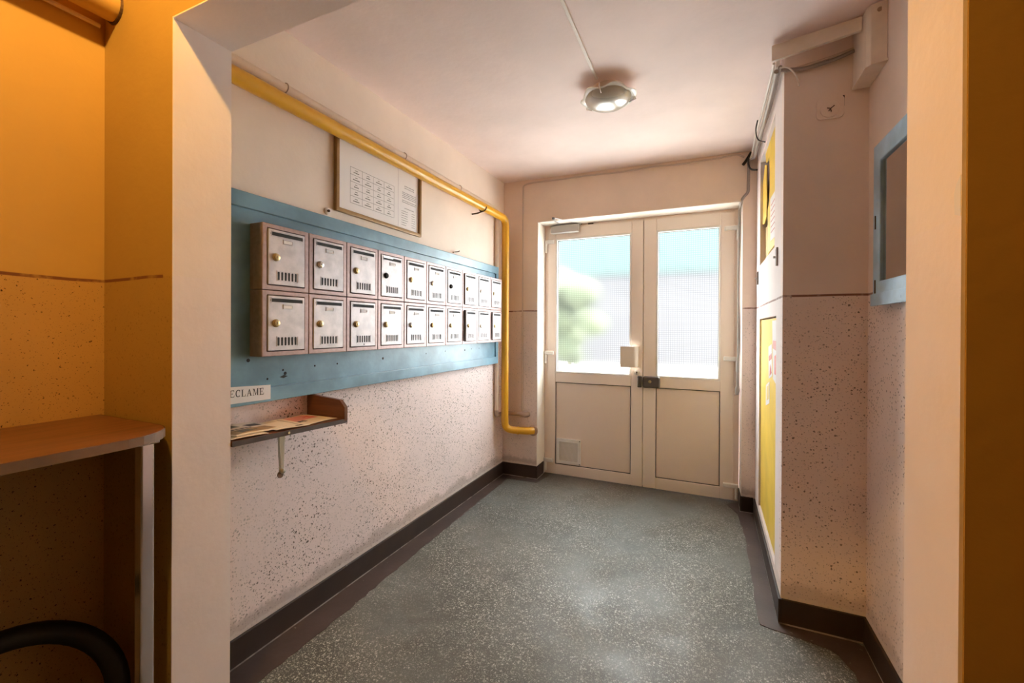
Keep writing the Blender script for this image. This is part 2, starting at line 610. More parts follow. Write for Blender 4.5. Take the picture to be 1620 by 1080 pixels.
# end wall with the door opening
XA, XB, ZD = .321, 1.881, 2.211
ew = MB()
ew.box((0, 0, 0), (XA, .30, 2.7))
ew.box((XB, 0, 0), (2.6, .30, 2.7))
ew.box((XA, 0, ZD), (XB, .30, 2.7))
wall_end = struct('wall_back', ew, 'wall_end')
rv = MB()
rv.box((XA, .004, 0), (XA + .004, .19, ZD))
rv.box((XB - .004, .004, 0), (XB, .19, ZD))
rv.box((XA, .004, ZD - .004), (XB, .19, ZD))
rev = struct('trim_1', rv, 'reveal')
# boxed-in shaft on the right with two openings in its side
stub = bpy.data.objects.new('wall_right', None)
sc.collection.objects.link(stub)
stub['kind'] = 'structure'
def sx(y, d=0.):
    return XS0 + (XS1 - XS0) * y / YS + d
NU = (-.95, -.20, 1.712, 2.385)      # upper niche y0 y1 z0 z1
NL = (-1.03, -.24, .15, 1.365)       # lower access door
def side_slab(mb, y0, y1, z0, z1, th=.06):
    mb.prism([(sx(y0), y0, z0), (sx(y1), y1, z0), (sx(y1, th), y1, z0), (sx(y0, th), y0, z0)], (0, 0, z1 - z0))
ss = MB()
side_slab(ss, YS + .06, NL[0], 0, 2.62)
side_slab(ss, NL[0], NU[0], NL[3], 2.62)
side_slab(ss, NL[1], 0, 0, 2.62)
side_slab(ss, NL[0], NL[1], 0, NL[2])
side_slab(ss, NU[0], NL[1], NL[3], NU[2])
side_slab(ss, NU[0], NU[1] - .0, NU[3], 2.62)
side_slab(ss, NU[1], NL[1], NU[2], NU[3]) if NU[1] < NL[1] else None
struct('shaft_side', ss, 'stub_side', stub)
sf = MB().prism([(XS1, YS, 0), (XW, YS, 0), (XW, YS + .06, 0), (sx(YS + .06), YS + .06, 0)], (0, 0, 2.62))
struct('shaft_front', sf, 'wall_stub', stub)
struct('shaft_back', MB().box((2.20, YS + .06, 0), (2.24, 0, 2.62)), 'dark', stub)
struct('wall_right', MB().box((XW, -2.72, 0), (XW + .15, .3, 2.7)), 'wall_stub')
# portal between the stair side and the hall
pl = MB().box((XF - .25, YJ, 0), (XJ - .003, YR, 3.1))
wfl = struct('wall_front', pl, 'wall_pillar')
struct('jamb_face', MB().box((XJ - .003, YJ, 0), (XJ, YR, ZL)), 'jamb', wfl)
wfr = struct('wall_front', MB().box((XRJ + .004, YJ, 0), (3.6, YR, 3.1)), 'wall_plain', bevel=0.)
struct('jamb_face', MB().box((XRJ, YJ + .004, 0), (XRJ + .004, YR, ZL)), 'jamb', wfr)
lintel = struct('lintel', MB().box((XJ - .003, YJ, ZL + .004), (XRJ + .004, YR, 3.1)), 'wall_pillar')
struct('soffit_face', MB().box((XJ - .003, YJ, ZL), (XRJ + .004, YR, ZL + .004)), 'jamb', lintel)
# stair side shell
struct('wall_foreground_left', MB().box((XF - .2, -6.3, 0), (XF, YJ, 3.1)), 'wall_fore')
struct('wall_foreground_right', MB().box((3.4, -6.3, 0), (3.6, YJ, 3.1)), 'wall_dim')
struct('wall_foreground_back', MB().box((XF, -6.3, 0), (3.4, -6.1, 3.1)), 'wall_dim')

# skirting and the painted border on the floor
HB = .112
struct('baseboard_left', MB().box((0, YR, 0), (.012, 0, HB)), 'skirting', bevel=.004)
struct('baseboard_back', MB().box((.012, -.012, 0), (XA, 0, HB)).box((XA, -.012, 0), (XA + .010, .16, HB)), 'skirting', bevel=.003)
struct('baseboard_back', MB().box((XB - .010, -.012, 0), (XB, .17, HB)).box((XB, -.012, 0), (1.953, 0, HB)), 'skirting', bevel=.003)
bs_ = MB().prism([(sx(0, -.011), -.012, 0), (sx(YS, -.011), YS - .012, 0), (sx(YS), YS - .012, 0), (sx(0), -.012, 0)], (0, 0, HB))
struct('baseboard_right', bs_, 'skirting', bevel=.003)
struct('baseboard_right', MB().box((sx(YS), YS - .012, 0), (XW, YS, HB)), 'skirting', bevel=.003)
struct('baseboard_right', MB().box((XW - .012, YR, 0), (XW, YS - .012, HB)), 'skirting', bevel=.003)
def strip(name, inner, outer, wob=.006):
    """thin coat of floor paint with an uneven brushed edge between two polylines"""
    mb = MB()
    vs, fs = [], []
    def sub(pl, n=70):
        seg = [((Vector(pl[i + 1]) - Vector(pl[i])).length) for i in range(len(pl) - 1)]
        T = sum(seg)
        out = []
        for k in range(n + 1):
            d = T * k / n
            for i, s in enumerate(seg):
                if d <= s or i == len(seg) - 1:
                    out.append(Vector(pl[i]).lerp(Vector(pl[i + 1]), min(1, d / s)))
                    break
                d -= s
        return out
    A, B = sub(inner), sub(outer)
    n = len(A)
    for k in range(n):
        d = (B[k] - A[k]).normalized()
        b = B[k] + d * random.uniform(-wob, wob)
        vs += [(A[k].x, A[k].y, .0025), (b.x, b.y, .0025), (b.x, b.y, 0.)]
    for k in range(n - 1):
        i = k * 3
        fs += [(i, i + 1, i + 4, i + 3), (i + 1, i + 2, i + 5, i + 4)]
    mb.add(vs, fs)
    return struct(name, mb, 'border')
strip('trim_2', [(.012, YR), (.012, -.012)], [(.150, YR), (.150, -2.2), (.138, -1.84), (.113, -1.13), (.088, -.09)])
strip('trim_3', [(.012, -.012), (XA + .012, -.012), (XA + .012, .16)], [(.085, -.085), (.350, -.078), (.392, .13)], .004)
strip('trim_4', [(XB - .012, .17), (XB - .012, -.012), (sx(-.02, -.012), -.014), (sx(YS, -.012), YS - .013), (XW - .012, YS - .013), (XW - .012, YR)],
      [(1.795, .10), (1.85, -.055), (1.872, -.40), (1.860, -1.29), (2.12, -1.345), (2.160, -1.45), (2.15, YR)], .006)

# ------------------------------------------------------------------ entrance door
DY = .185
fr = thing('door_frame', None, None)
fr['kind'] = 'structure'
fr.name = 'trim_5'
fm = MB()
fm.prism([(XA + .004, DY + .012, 0), (XA + .044, DY + .012, 0), (XA + .044, DY + .07, 0), (XA + .004, DY + .07, 0)], (0, 0, ZD - .004))
fm.build('frame_post', 'pvc', fr, .003)
MB().box((XB - .044, DY + .012, 0), (XB - .004, DY + .07, ZD - .004)).build('frame_post', 'pvc', fr, .003)
MB().box((XA + .044, DY + .012, ZD - .030), (XB - .044, DY + .07, ZD - .004)).build('frame_head', 'pvc', fr, .003)

def leaf(name, x0, x1, gx0, gx1, px0, px1):
    d = thing(name, None, None, (x0, DY, .004))
    d['kind'] = 'structure'
    z0, z1, g0, g1, p0, p1 = .004, 2.193, .905, 2.090, .094, .822
    y0, y1 = DY, DY + .055
    MB().box((x0, y0, z0), (gx0, y1, z1)).build('stile', 'pvc', d, .004)
    MB().box((gx1, y0, z0), (x1, y1, z1)).build('stile', 'pvc', d, .004)
    MB().box((gx0, y0, g1), (gx1, y1, z1)).build('rail', 'pvc', d, .004)
    MB().box((gx0, y0, p1), (gx1, y1, g0)).build('rail', 'pvc', d, .004)
    MB().box((gx0, y0, z0), (gx1, y1, p0)).build('rail', 'pvc', d, .004)
    MB().ring((gx0, g0, gx1, g1), (gx0 + .014, g0 + .014, gx1 - .014, g1 - .014), DY - .002, DY + .03).build('glazing_bead', 'bead', d, .002)
    MB().ring((gx0 + .013, g0 + .013, gx1 - .013, g1 - .013), (gx0 + .018, g0 + .018, gx1 - .018, g1 - .018), DY + .016, DY + .03).build('gasket', 'gasket', d)
    pn = MB()
    pn.add([(gx0 + .008, DY + .024, g0 + .008), (gx1 - .008, DY + .024, g0 + .008), (gx1 - .008, DY + .024, g1 - .008), (gx0 + .008, DY + .024, g1 - .008)], [(0, 1, 2, 3)])
    pn.build('glass_pane', 'pane', d)
    MB().ring((gx0, p0, gx1, p1), (gx0 + .006, p0 + .006, gx1 - .006, p1 - .006), DY + .006, DY + .03).build('gasket', 'gasket', d)
    MB().box((gx0, DY + .012, p0), (gx1, DY + .04, p1)).build('lower_panel', 'pvc_panel', d)
    return d
d1 = leaf('door_1', .352, 1.174, .427, 1.082, .44, 1.08)
d2 = leaf('door_2', 1.179, 1.838, 1.277, 1.746, 1.285, 1.743)

def hinge(d, xo, xi, z, s):
    """xo: end by the wall, xi: end on the leaf"""
    h = MB()
    h.box((xo, DY - .022, z - .017), (xi, DY + .001, z + .017))
    h.build('hinge', 'bead', d, .006)
    k = d.children[-1]
    h2 = MB()
    h2.tube([(xo + s * .012, DY - .012, z - .095), (xo + s * .012, DY - .012, z - .012)], .0115, 12)
    return h2.build('hinge', 'bead', d, smooth=True)
for z in (2.066, 1.080, .124):
    hinge(d1, .327, .412, z, 1)
    hinge(d2, 1.872, 1.768, z - .006, -1)
MB().box((1.160, DY + .056, .004), (1.195, DY + .062, 2.193)).build('astragal', 'pvc', d2, .001)
# pull plate, escutcheon, rim lock
prof = []
for k in range(9):
    a = k / 8 * PI / 2
    prof.append((1.105 + .038 * math.sin(a) if k else 1.10, DY - .052 + .052 * (1 - math.cos(a))))
pf = [(1.004, DY - .060), (1.06, DY - .058)] + prof
pf2 = [(x - .001, y + .005) for x, y in reversed(pf)]
pp = MB()
n = len(pf)
vs_, fs_ = [], []
for zc in (.982, 1.152):
    vs_ += [(x, y, zc) for x, y in pf] + [(x, y, zc) for x, y in pf2]
m_ = 2 * n
for k in range(m_):
    j = (k + 1) % m_
    fs_.append((k, j, j + m_, k + m_))
for k in range(n - 1):
    fs_.append((k, m_ - 1 - k, m_ - 2 - k, k + 1))
    fs_.append((m_ + k, m_ + k + 1, 2 * m_ - 2 - k, 2 * m_ - 1 - k))
pp.add(vs_, fs_)
tag(pp.build('pull_handle', 'plate', d1, smooth=True), 'bent white plate pull handle')
es = MB().lathe([(.022, 0), (.022, .004), (.018, .007)], (1.129, DY, .937), (0, -1, 0), 20).build('keyhole_plate', 'bead', d1, smooth=True)
kh = MB().lathe([(.006, 0), (.006, .0085)], (1.129, DY, .941), (0, -1, 0), 10)
kh.box((1.126, DY - .0085, .922), (1.132, DY, .940))
kh.build('keyhole', 'dark', d1)
rk = MB().box((1.136, DY - .030, .820), (1.171, DY, .912)).build('lock_keep', 'lockbox', d1, .008, seg=3)
tag(rk, 'dark bronze lock keep')
MB().box((1.139, DY - .034, .832), (1.143, DY - .028, .900)).build('lock_edge', 'chrome', d1, .001)
rl = MB().box((1.181, DY - .036, .820), (1.312, DY, .913)).build('rim_lock', 'lockbox', d2, .012, seg=3)
tag(rl, 'dark bronze rim lock')
MB().lathe([(.012, 0), (.012, .004), (.009, .006)], (1.235, DY - .036, .872), (0, -1, 0), 16).build('lock_cylinder', 'brass', d2, smooth=True)
# vent in the left leaf
vf = MB().ring((.441, .108, .661, .325), (.468, .135, .634, .298), DY - .006, DY + .013).build('vent_frame', 'bead', d1, .002)
sl = MB()
for k in range(15):
    z = .140 + k * .0106
    sl.prism([(.468, DY - .004, z), (.468, DY + .008, z + .006), (.468, DY + .008, z + .0085), (.468, DY - .004, z + .0025)], (.166, 0, 0))
o = sl.build('louvres', 'bead', d1); o['kind'] = 'stuff'
MB().box((.466, DY + .0095, .133), (.636, DY + .0125, .300)).build('vent_back', 'pipe_paint', d1)
for z in (.317, .116):
    MB().lathe([(.005, 0), (.005, .003)], (.652, DY - .006, z), (0, -1, 0), 8).build('screw', 'gasket', d1)
# closer
cb = MB().box((.394, DY - .055, 2.131), (.642, DY, 2.196)).build('door_closer', 'silver', d1, .004)
ar = MB()
def bar(a, b, w, t):
    a, b = Vector(a), Vector(b)
    n_ = Vector((-(b - a).y, (b - a).x, 0)).normalized() * w
    ar.prism([a - n_, a + n_, b + n_, b - n_], (0, 0, t))
bar((.470, DY - .032, 2.197), (.482, -.062, 2.206), .010, .004)
bar((.486, -.060, 2.211), (.648, DY - .006, 2.2015), .009, .004)
tag(ar.build('closer_arm', 'alu', d1, .001), 'bright folded arm of the door closer')
MB().lathe([(.012, 0), (.012, .014)], (.484, -.060, 2.203), (0, 0, 1), 14).build('closer_pivot', 'gasket', d1)
MB().box((.60, DY - .014, 2.196), (.655, DY + .014, 2.206)).build('closer_shoe', 'steel', d1, .002)
MB().box((.715, DY - .006, 2.194), (.76, DY + .014, 2.203)).build('closer_shoe', 'iron', d1, .002)

# ------------------------------------------------------------------ mailbox board and the twenty mailboxes
MBZ = (1.000, 1.812)
YB0, YB1 = -2.545, -.180
bd = thing('mailbox_board', 'long blue painted board on the left wall behind the mailboxes', 'board', (0, -1.36, 1.0))
MB().box((0, YB0, MBZ[0] + .02), (.028, YB1 - .02, MBZ[1] - .02)).build('backboard', 'blue', bd)
MB().box((.0, YB0, 1.752), (.040, YB1, MBZ[1])).build('rail', 'blue', bd, .003)
MB().box((.0, YB0, MBZ[0]), (.040, YB1, 1.058)).build('rail', 'blue', bd, .003)
MB().box((.0, YB1 - .045, 1.058), (.040, YB1, 1.752)).build('stile', 'blue', bd, .003)
# old screw holes
for k, (y, z) in enumerate([(-2.30, 1.30), (-2.28, 1.09), (-2.21, 1.12), (-2.2, 1.105), (-2.05, 1.125), (-1.92, 1.125), (-1.6, 1.13), (-1.2, 1.135), (-.98, 1.14), (-.72, 1.135), (-.62, 1.14), (-.5, 1.14), (-2.36, 1.17), (-2.35, 1.42)]):
    MB().lathe([(.0045 + .003 * (k % 3 == 0), 0), (.003, .001)], (.0282, y, z), (1, 0, 0), 8).build('screw_hole', 'dark', bd)
tag(MB().prism([(.028, -2.226, 1.092), (.028, -2.208, 1.086), (.028, -2.188, 1.093), (.028, -2.206, 1.099)], (.0008, 0, 0)).build('paint_chip', 'dark', bd), 'dark chip in the blue paint')

XFR, XBK = .100, .028
Y0, PI_, ZR = -2.357, .21135, (1.184, 1.4415, 1.699)
def make_mailbox():
    """canonical box: lower left rear corner at the origin; y across, z up, front at x=XFR-XBK"""
    w, h, d = PI_ - .003, .2555, XFR - XBK
    r = thing('mailbox', None, 'mailbox')
    b = MB()
    b.ring((0, 0, w, h), (.020, .019, w - .019, h - .017), 0.018, d, 'yz')
    b.box((0, .0, 0), (.02, w, h))
    b.build('body', 'box_body', r, .0025)
    dw0, dw1, dz0, dz1 = .0228, w - .0218, .0218, h - .0198
    dr = MB().box((d - .008, dw0, dz0), (d + .003, dw1, dz1)).build('door', 'box_door', r, .0015)
    dr['_loc'] = [0., 0., 0.]
    W, Hh = dw1 - dw0, dz1 - dz0
    X = d + .003
    fy = lambda t: dw0 + W * t
    fz = lambda t: dz0 + Hh * t
    s = []
    for k in range(9):
        a = PI / 2 + PI * k / 8
        s.append((X, fy(.10) + 0.0068 * math.cos(a), fz(.92) + 0.0068 * math.sin(a)))
    for k in range(9):
        a = -PI / 2 + PI * k / 8
        s.append((X, fy(.92) + 0.0068 * math.cos(a), fz(.92) + 0.0068 * math.sin(a)))
    sl = MB().prism(s, (.0006, 0, 0)).build('mail_slot', 'dark', dr)
    MB().ring((fy(.07), fz(.872), fy(.95), fz(.966)), (fy(.082), fz(.884), fy(.938), fz(.955)), X, X + .0015, 'yz').build('slot_rim', 'box_door', dr)
    MB().box((X, fy(.40), fz(.775)), (X + .0012, fy(.64), fz(.838))).build('name_card', 'card', dr)
    MB().ring((fy(.385), fz(.762), fy(.655), fz(.85)), (fy(.405), fz(.778), fy(.635), fz(.834)), X, X + .0025, 'yz').build('card_holder', 'box_door', dr, .0007)
    lk = MB().lathe([(.0155, 0), (.0155, .003), (.012, .005), (.012, .009), (.010, .010)], (X, fy(.20), fz(.5)), (1, 0, 0), 20).build('lock', 'brass', dr, smooth=True)
    MB().box((X + .0100, fy(.20) - .0012, fz(.5) - .005), (X + .0106, fy(.20) + .0012, fz(.5) + .005)).build('key_slot', 'dark', dr)
    for k in range(6):
        y = fy(.27 + .47 * k / 5)
        q = []
        for j in range(12):
            a = 2 * PI * j / 12
            q.append((X, y + .0043 * math.cos(a), fz(.165) + .0043 * math.sin(a) + (.0125 if math.sin(a) >= 0 else -.0125)))
        MB().prism(q, (.0006, 0, 0)).build('vent_slot', 'dark', dr)
    MB().ring((fy(.22), fz(.075), fy(.81), fz(.26)), (fy(.232), fz(.086), fy(.798), fz(.249)), X, X + .0016, 'yz').build('vent_rim', 'box_door', dr)
    return r

def copy_tree(o, parent=None):
    c = o.copy()
    sc.collection.objects.link(c)
    c.parent = parent
    for ch in o.children:
        copy_tree(ch, c)
    return c
ORD = ['first', 'second', 'third', 'fourth', 'fifth', 'sixth', 'seventh', 'eighth', 'ninth', 'tenth']
proto = make_mailbox()
boxes = {}
def kids(o, n):
    return [c for c in o.children if c.name.split('.')[0] == n]
LOOK = {(1, 0): 'brass lock standing out from a dull grey door', (1, 1): 'bent vent slots and dull grey door',
        (1, 2): 'bright door and dark brass lock', (1, 3): 'half blocked slot and missing lock',
        (1, 4): 'small brass lock', (1, 5): 'shiny lock', (1, 6): 'bare black lock hole', (1, 7): 'reddish worn vents',
        (1, 8): 'silver lock', (1, 9): 'stained vents beside the yellow pipe',
        (0, 0): 'flat brass lock and scratched bright door', (0, 1): 'round brass lock and clean door',
        (0, 2): 'small dark hole under the vents', (0, 3): 'dark brass lock', (0, 4): 'white lock', (0, 5): 'brown lock',
        (0, 6): 'tiny dark lock', (0, 7): 'door hanging ajar', (0, 8): 'pale lock almost the colour of the door',
        (0, 9): 'pale door standing proud of its box'}
for row in (1, 0):
    for c in range(10):
        o = proto if (row, c) == (1, 0) else copy_tree(proto)
        o.location = (XBK, Y0 + PI_ * c + .0015, ZR[row] + .001)
        end = ', leftmost' if c == 0 else ', rightmost' if c == 9 else ''
        o['label'] = 'mailbox with %s, %s in %s row' % (LOOK[(row, c)], {0: 'leftmost', 9: 'rightmost'}.get(c, ORD[c]), 'upper' if row else 'lower')
        o['category'] = 'mailbox'
        o['group'] = 'mailboxes in two rows on the blue board'
        boxes[(row, c)] = o
def remat(o, mat):
    o.data = o.data.copy()
    o.data.materials[0] = M[mat]
def sub(rc, *path):
    o = boxes[rc]
    for p in path:
        o = kids(o, p)[0]
    return o
for rc in ((1, 3), (1, 6)):
    k = sub(rc, 'door', 'lock'); remat(k, 'dark'); k['label'] = 'black lock hole'
    k.scale = (.25, .9, .9) if False else (1, 1, 1)
for rc in ((1, 5), (1, 8), (0, 4), (0, 8), (1, 1)):
    remat(sub(rc, 'door', 'lock'), 'chrome')
q = sub((1, 3), 'door')
d_ = XFR - XBK + .003
tag(MB().box((d_ + .0006, .035, .2215), (d_ + .0016, .110, .2305)).build('slot_blind', 'steel', q), 'metal strip closing half of the slot')
# two doors not quite shut
for rc, a in (((0, 7), 5), ((0, 9), 3.5), ((1, 7), 2)):
    dd = sub(rc, 'door')
    px, py = d_, PI_ - .024
    R_ = Matrix.Rotation(math.radians(a), 4, 'Z')
    # hinge on the far edge: swing the near edge out
    R_ = Matrix.Translation((px, py, 0)) @ R_ @ Matrix.Translation((-px, -py, 0))
    dd.matrix_basis = R_
MB().lathe([(.004, 0), (.003, .001)], (d_, PI_ * .52, .031), (1, 0, 0), 8).build('small_hole', 'dark', sub((0, 2), 'door'))

# ------------------------------------------------------------------ framed notice above the board
NY0, NY1, NZ0, NZ1 = -1.922, -1.243, 1.860, 2.266
fn = thing('framed_notice', 'brown framed sheet with printed table, half hidden by the yellow pipe', 'notice', (0, -1.58, 1.86))
MB().ring((NY0, NZ0, NY1, NZ1), (NY0 + .02, NZ0 + .02, NY1 - .02, NZ1 - .02), .001, .022, 'yz').build('frame', 'gold', fn, .004)
MB().box((.002, NY0 + .015, NZ0 + .015), (.008, NY1 - .015, NZ1 - .015)).build('backing_sheet', 'paper', fn)
iy0, iy1, iz0, iz1 = NY0 + .02, NY1 - .02, NZ0 + .02, NZ1 - .02
FY = lambda t: iy0 + (iy1 - iy0) * t
MB().box((.008, FY(.02), iz0 + .004), (.0086, FY(.695), iz1 - .004)).build('table_sheet', 'card', fn)
MB().box((.008, FY(.71), iz0 + .006), (.0086, FY(.985), iz1 - .01)).build('text_sheet', 'card', fn)
gl_ = MB()
tz0, tz1 = iz0 + .045, iz0 + .225
ys = [FY(.125 + .13 * k) for k in range(5)]
zs_ = [tz0 + (tz1 - tz0) * k / 5 for k in range(6)]
for y in ys:
    gl_.box((.0086, y - .0008, tz0), (.0089, y + .0008, tz1))
for z in zs_:
    gl_.box((.0086, ys[0], z - .0008), (.0089, ys[-1], z + .0008))
o = gl_.build('table_rules', 'ink_grey', fn); o['kind'] = 'stuff'
tx = MB()
for i in range(4):
    for j in range(5):
        yc = (ys[i] + ys[i + 1]) / 2
        zc = (zs_[j] + zs_[j + 1]) / 2
        a, b = random.uniform(.008, .011), random.uniform(.013, .024)
        for (w_, dz, t) in ((a, .006, .0014), (b, -.005, .0020)):
            x = yc - w_
            while x < yc + w_ - .002:
                e = random.uniform(.003, .006)
                tx.box((.0086, x, zc + dz - t), (.0090, min(x + e, yc + w_), zc + dz + t))
                x += e + .0012
o = tx.build('table_entries', 'ink', fn); o['kind'] = 'stuff'
tx = MB()
def textline(y0, y1, z, t):
    x = y0
    while x < y1:
        e = random.uniform(.004, .013)
        tx.box((.0086, x, z - t), (.0090, min(x + e, y1), z + t))
        x += e + .003
for k, z in enumerate([.255, .243, .215, .205, .195, .185, .168, .158, .124]):
    ins = .02 if k in (0, 1, 8) else .0
    textline(FY(.76) + ins, FY(.965) - ins, iz0 + z, .0019)
for k in range(7):
    textline(FY(.75), FY(.83) + random.uniform(-.01, .01), iz0 + .105 - k * .0135, .0017)
    textline(FY(.90), FY(.945), iz0 + .105 - k * .0135, .0017)
o = tx.build('printed_lines', 'ink_grey', fn); o['kind'] = 'stuff'

# wall anchors along the top of the board
for (y, z, lab, nm) in ((-1.964, 1.846, 'round washer and screw on wall under the framed notice', 'wall_anchor'), (-.831, 1.838, 'bare screw hook in wall above the board, near the yellow pipe bend', 'screw_hook')):
    a = thing(nm, lab, 'anchor', (0, y, z))
    if nm == 'wall_anchor':
        MB().lathe([(.016, 0), (.016, .010), (.012, .013)], (0, y, z), (1, 0, 0), 18).build('washer', 'metal_cream', a, smooth=True)
        MB().lathe([(.006, .012), (.006, .020), (.004, .022)], (0, y, z), (1, 0, 0), 10).build('screw', 'iron', a)
    else:
        MB().tube([(0, y, z), (.030, y, z), (.036, y + .012, z + .004), (.030, y + .024, z + .010)], .0035, 8, .006).build('screw', 'iron', a, smooth=True)
        MB().tube([(0, y - .012, z - .006), (.016, y - .014, z - .004)], .004, 8).build('wall_plug', 'metal_cream', a)

# ------------------------------------------------------------------ pipes on the left
gp = thing('gas_pipe', 'thick yellow painted gas pipe along the left wall and down the corner', 'pipe', (.078, -.125, .4))
yp = MB().tube([(.078, YR - .02, 2.206), (.078, -.126, 2.230), (.078, -.126, .432), (.19, -.052, .415), (.262, -.030, .414), (.288, .004, .414)], .031, 20, .075)
yp.build('pipe', 'yellow', gp, smooth=True)
MB().tube([(.166, -.068, .4185), (.178, -.060, .417)], .0345, 18).build('coupling', 'yellow', gp, smooth=True)
MB().lathe([(.046, 0), (.044, .006)], (.288, -.0, .414), (0, -1, 0), 20).build('wall_collar', 'pipe_brown', gp)
br = MB()
br.tube([(.0, -.575, 2.170), (.040, -.560, 2.176), (.078, -.545, 2.192)], .006, 8, .01)
br.tube([(.078 + .034 * math.cos(a), -.545, 2.2245 + .034 * math.sin(a)) for a in [PI + k * PI / 10 for k in range(11)]], .0045, 8)
tag(br.build('pipe_clamp', 'iron', gp, smooth=True), 'rusty iron pipe clamp')
wp = thing('water_pipe', 'thinner wall coloured pipe above and behind the yellow pipe', 'pipe', (.022, -.165, .5))
MB().tube([(.022, YR - .02, 2.298), (.022, -.175, 2.298), (.022, -.175, .60)], .0185, 16, .05).build('pipe', 'pipe_paint', wp, smooth=True)
tag(MB().tube([(.022, -.175, .605), (.022, -.175, .553), (.022, -.024, .553), (.205, -.024, .551)], .0175, 14, .03).build('lower_pipe', 'pipe_brown', wp, smooth=True), 'brown painted lower run')
MB().tube([(.195, -.024, .551), (.232, -.024, .551), (.240, .006, .551)], .023, 14, .02).build('elbow', 'pipe_brown', wp, smooth=True)
for y in (-1.42, -.80, -2.2):
    MB().tube([(.022 + .0205 * math.cos(a), y, 2.299 + .0205 * math.sin(a)) for a in [-PI / 2 + k * PI / 8 for k in range(9)]], .0025, 6).build('pipe_clip', 'pipe_brown', wp, smooth=True)

# cable over the end wall
wc = thing('wall_cable', 'thin painted cable running round the end wall above the door', 'cable', (.187, 0, .6))
pts = [(.187, -.006, .62), (.187, -.006, 1.6), (.187, -.006, 2.530), (.215, -.006, 2.545), (.30, -.006, 2.552), (.5, -.006, 2.546), (.75, -.006, 2.545), (1.0, -.006, 2.536), (1.25, -.006, 2.540), (1.5, -.006, 2.532), (1.72, -.006, 2.534), (1.84, -.008, 2.545), (1.885, -.012, 2.515)]
MB().tube(pts, .0065, 8, .03).build('sheath', 'cable', wc, smooth=True)
tag(MB().box((.178, -.012, .575), (.196, 0, 1.435)).build('conduit', 'cable', wc, .004), 'flat conduit below the painted line')
rc_ = thing('reveal_cable', 'grey cable hanging down the right side of the door recess', 'cable', (1.87, .1, .8))
MB().tube([(1.912, -.010, 2.50), (1.910, -.010, 2.262), (1.878, -.012, 2.232), (1.868, .02, 2.205), (1.864, .10, 2.185), (1.862, .125, 1.7), (1.864, .125, 1.2), (1.860, .122, .86)], .0095, 10, .03).build('sheath', 'cable_grey', rc_, smooth=True)
MB().tube([(1.860, .122, .880), (1.856, .120, .845), (1.854, .118, .815)], [.011, .018, .013], 12).build('plug', 'cable_grey', rc_, smooth=True)

# ------------------------------------------------------------------ ceiling lamp
LX, LY = 1.166, -1.205
lz = ceil_z(LX, LY)
cl = thing('ceiling_lamp', 'round glass ceiling lamp with wavy rim, switched off', 'lamp', (LX, LY, lz))
MB().lathe([(.085, 0), (.085, -.028), (.10, -.034)][::-1], (LX, LY, lz), (0, 0, 1), 32).build('lamp_base', 'metal_cream', cl, smooth=True)
rim = MB()
SEG = 96
vs_, fs_ = [], []
for k in range(SEG):
    a = 2 * PI * k / SEG
    rr = .136 + .007 * math.cos(6 * a)
    zz = .006 * math.cos(6 * a + .5)
    for (r_, h_) in ((.100, -.034), (rr, -.046 + zz), (rr + .003, -.051 + zz), (rr - .004, -.055 + zz), (.108, -.048)):
        vs_.append((LX + r_ * math.cos(a), LY + r_ * math.sin(a), lz + h_))
for k in range(SEG):
    for j in range(5):
        a_, b_ = k * 5 + j, k * 5 + (j + 1) % 5
        c_, d__ = ((k + 1) % SEG) * 5 + (j + 1) % 5, ((k + 1) % SEG) * 5 + j
        fs_.append((a_, b_, c_, d__))
rim.add(vs_, fs_)
tag(rim.build('glass_rim', 'lamp_rim', cl, smooth=True), 'wavy clear glass rim')
prof = [(.118 * math.cos(t), -.048 - .052 * math.sin(t)) for t in [k * PI / 2 / 12 for k in range(13)]]
prof[-1] = (.002, prof[-1][1])
MB().lathe(prof, (LX, LY, lz), (0, 0, 1), 48).build('glass_dome', 'lamp_glass', cl, smooth=True)
for a in (2.7, .35, 4.6):
    MB().tube([(LX + .140 * math.cos(a), LY + .140 * math.sin(a), lz - .040), (LX + .142 * math.cos(a), LY + .142 * math.sin(a), lz - .056), (LX + .108 * math.cos(a), LY + .108 * math.sin(a), lz - .072)], .003, 6).build('clip', 'chrome', cl)
cc = thing('ceiling_cable', 'straight white cable duct across the ceiling to the lamp', 'cable', (1.138, -1.28, 2.55))
b = MB()
y0_, y1_ = YR, -1.325
b.add([(x, y, ceil_z(x, y) - d) for y in (y0_, y1_) for x in (1.127, 1.141) for d in (0.0005, .010)], [(0, 1, 3, 2), (4, 6, 7, 5), (0, 4, 5, 1), (1, 5, 7, 3), (3, 7, 6, 2), (2, 6, 4, 0)])
b.build('duct', 'cable_white', cc, .002)

# ------------------------------------------------------------------ shaft side: niches, boards, hooks, stickers
def on_side(poly, d0, d1):
    """polygon in (y,z) laid on the shaft's side plane, from depth d0 to d1 (minus = into the hall)"""
    return [(sx(y, d0), y, z) for y, z in poly], (d1 - d0, 0, 0)
uc = thing('meter_niche_cover', 'torn yellow board across the open meter niche high on the right', 'board', (sx(-.6, .03), -.6, NU[2]))
p, v = on_side([(-.945, 1.74), (-.945, 2.36), (-.40, 2.375), (-.44, 2.31), (-.60, 2.29), (-.625, 2.12), (-.60, 2.04), (-.53, 2.00), (-.55, 1.74)], .012, .018)
MB().prism(p, v).build('board_piece', 'yellow_flat', uc)
p, v = on_side([(-.345, 2.33), (-.205, 2.21), (-.205, 1.985), (-.33, 1.965), (-.45, 1.985), (-.465, 2.10), (-.44, 2.22), (-.455, 2.29)], .014, .019)
MB().prism(p, v).build('board_piece', 'yellow_flat', uc)
p, v = on_side([(-.60, 1.72), (-.205, 1.72), (-.205, 1.965), (-.33, 1.945), (-.56, 1.96)], .030, .036)
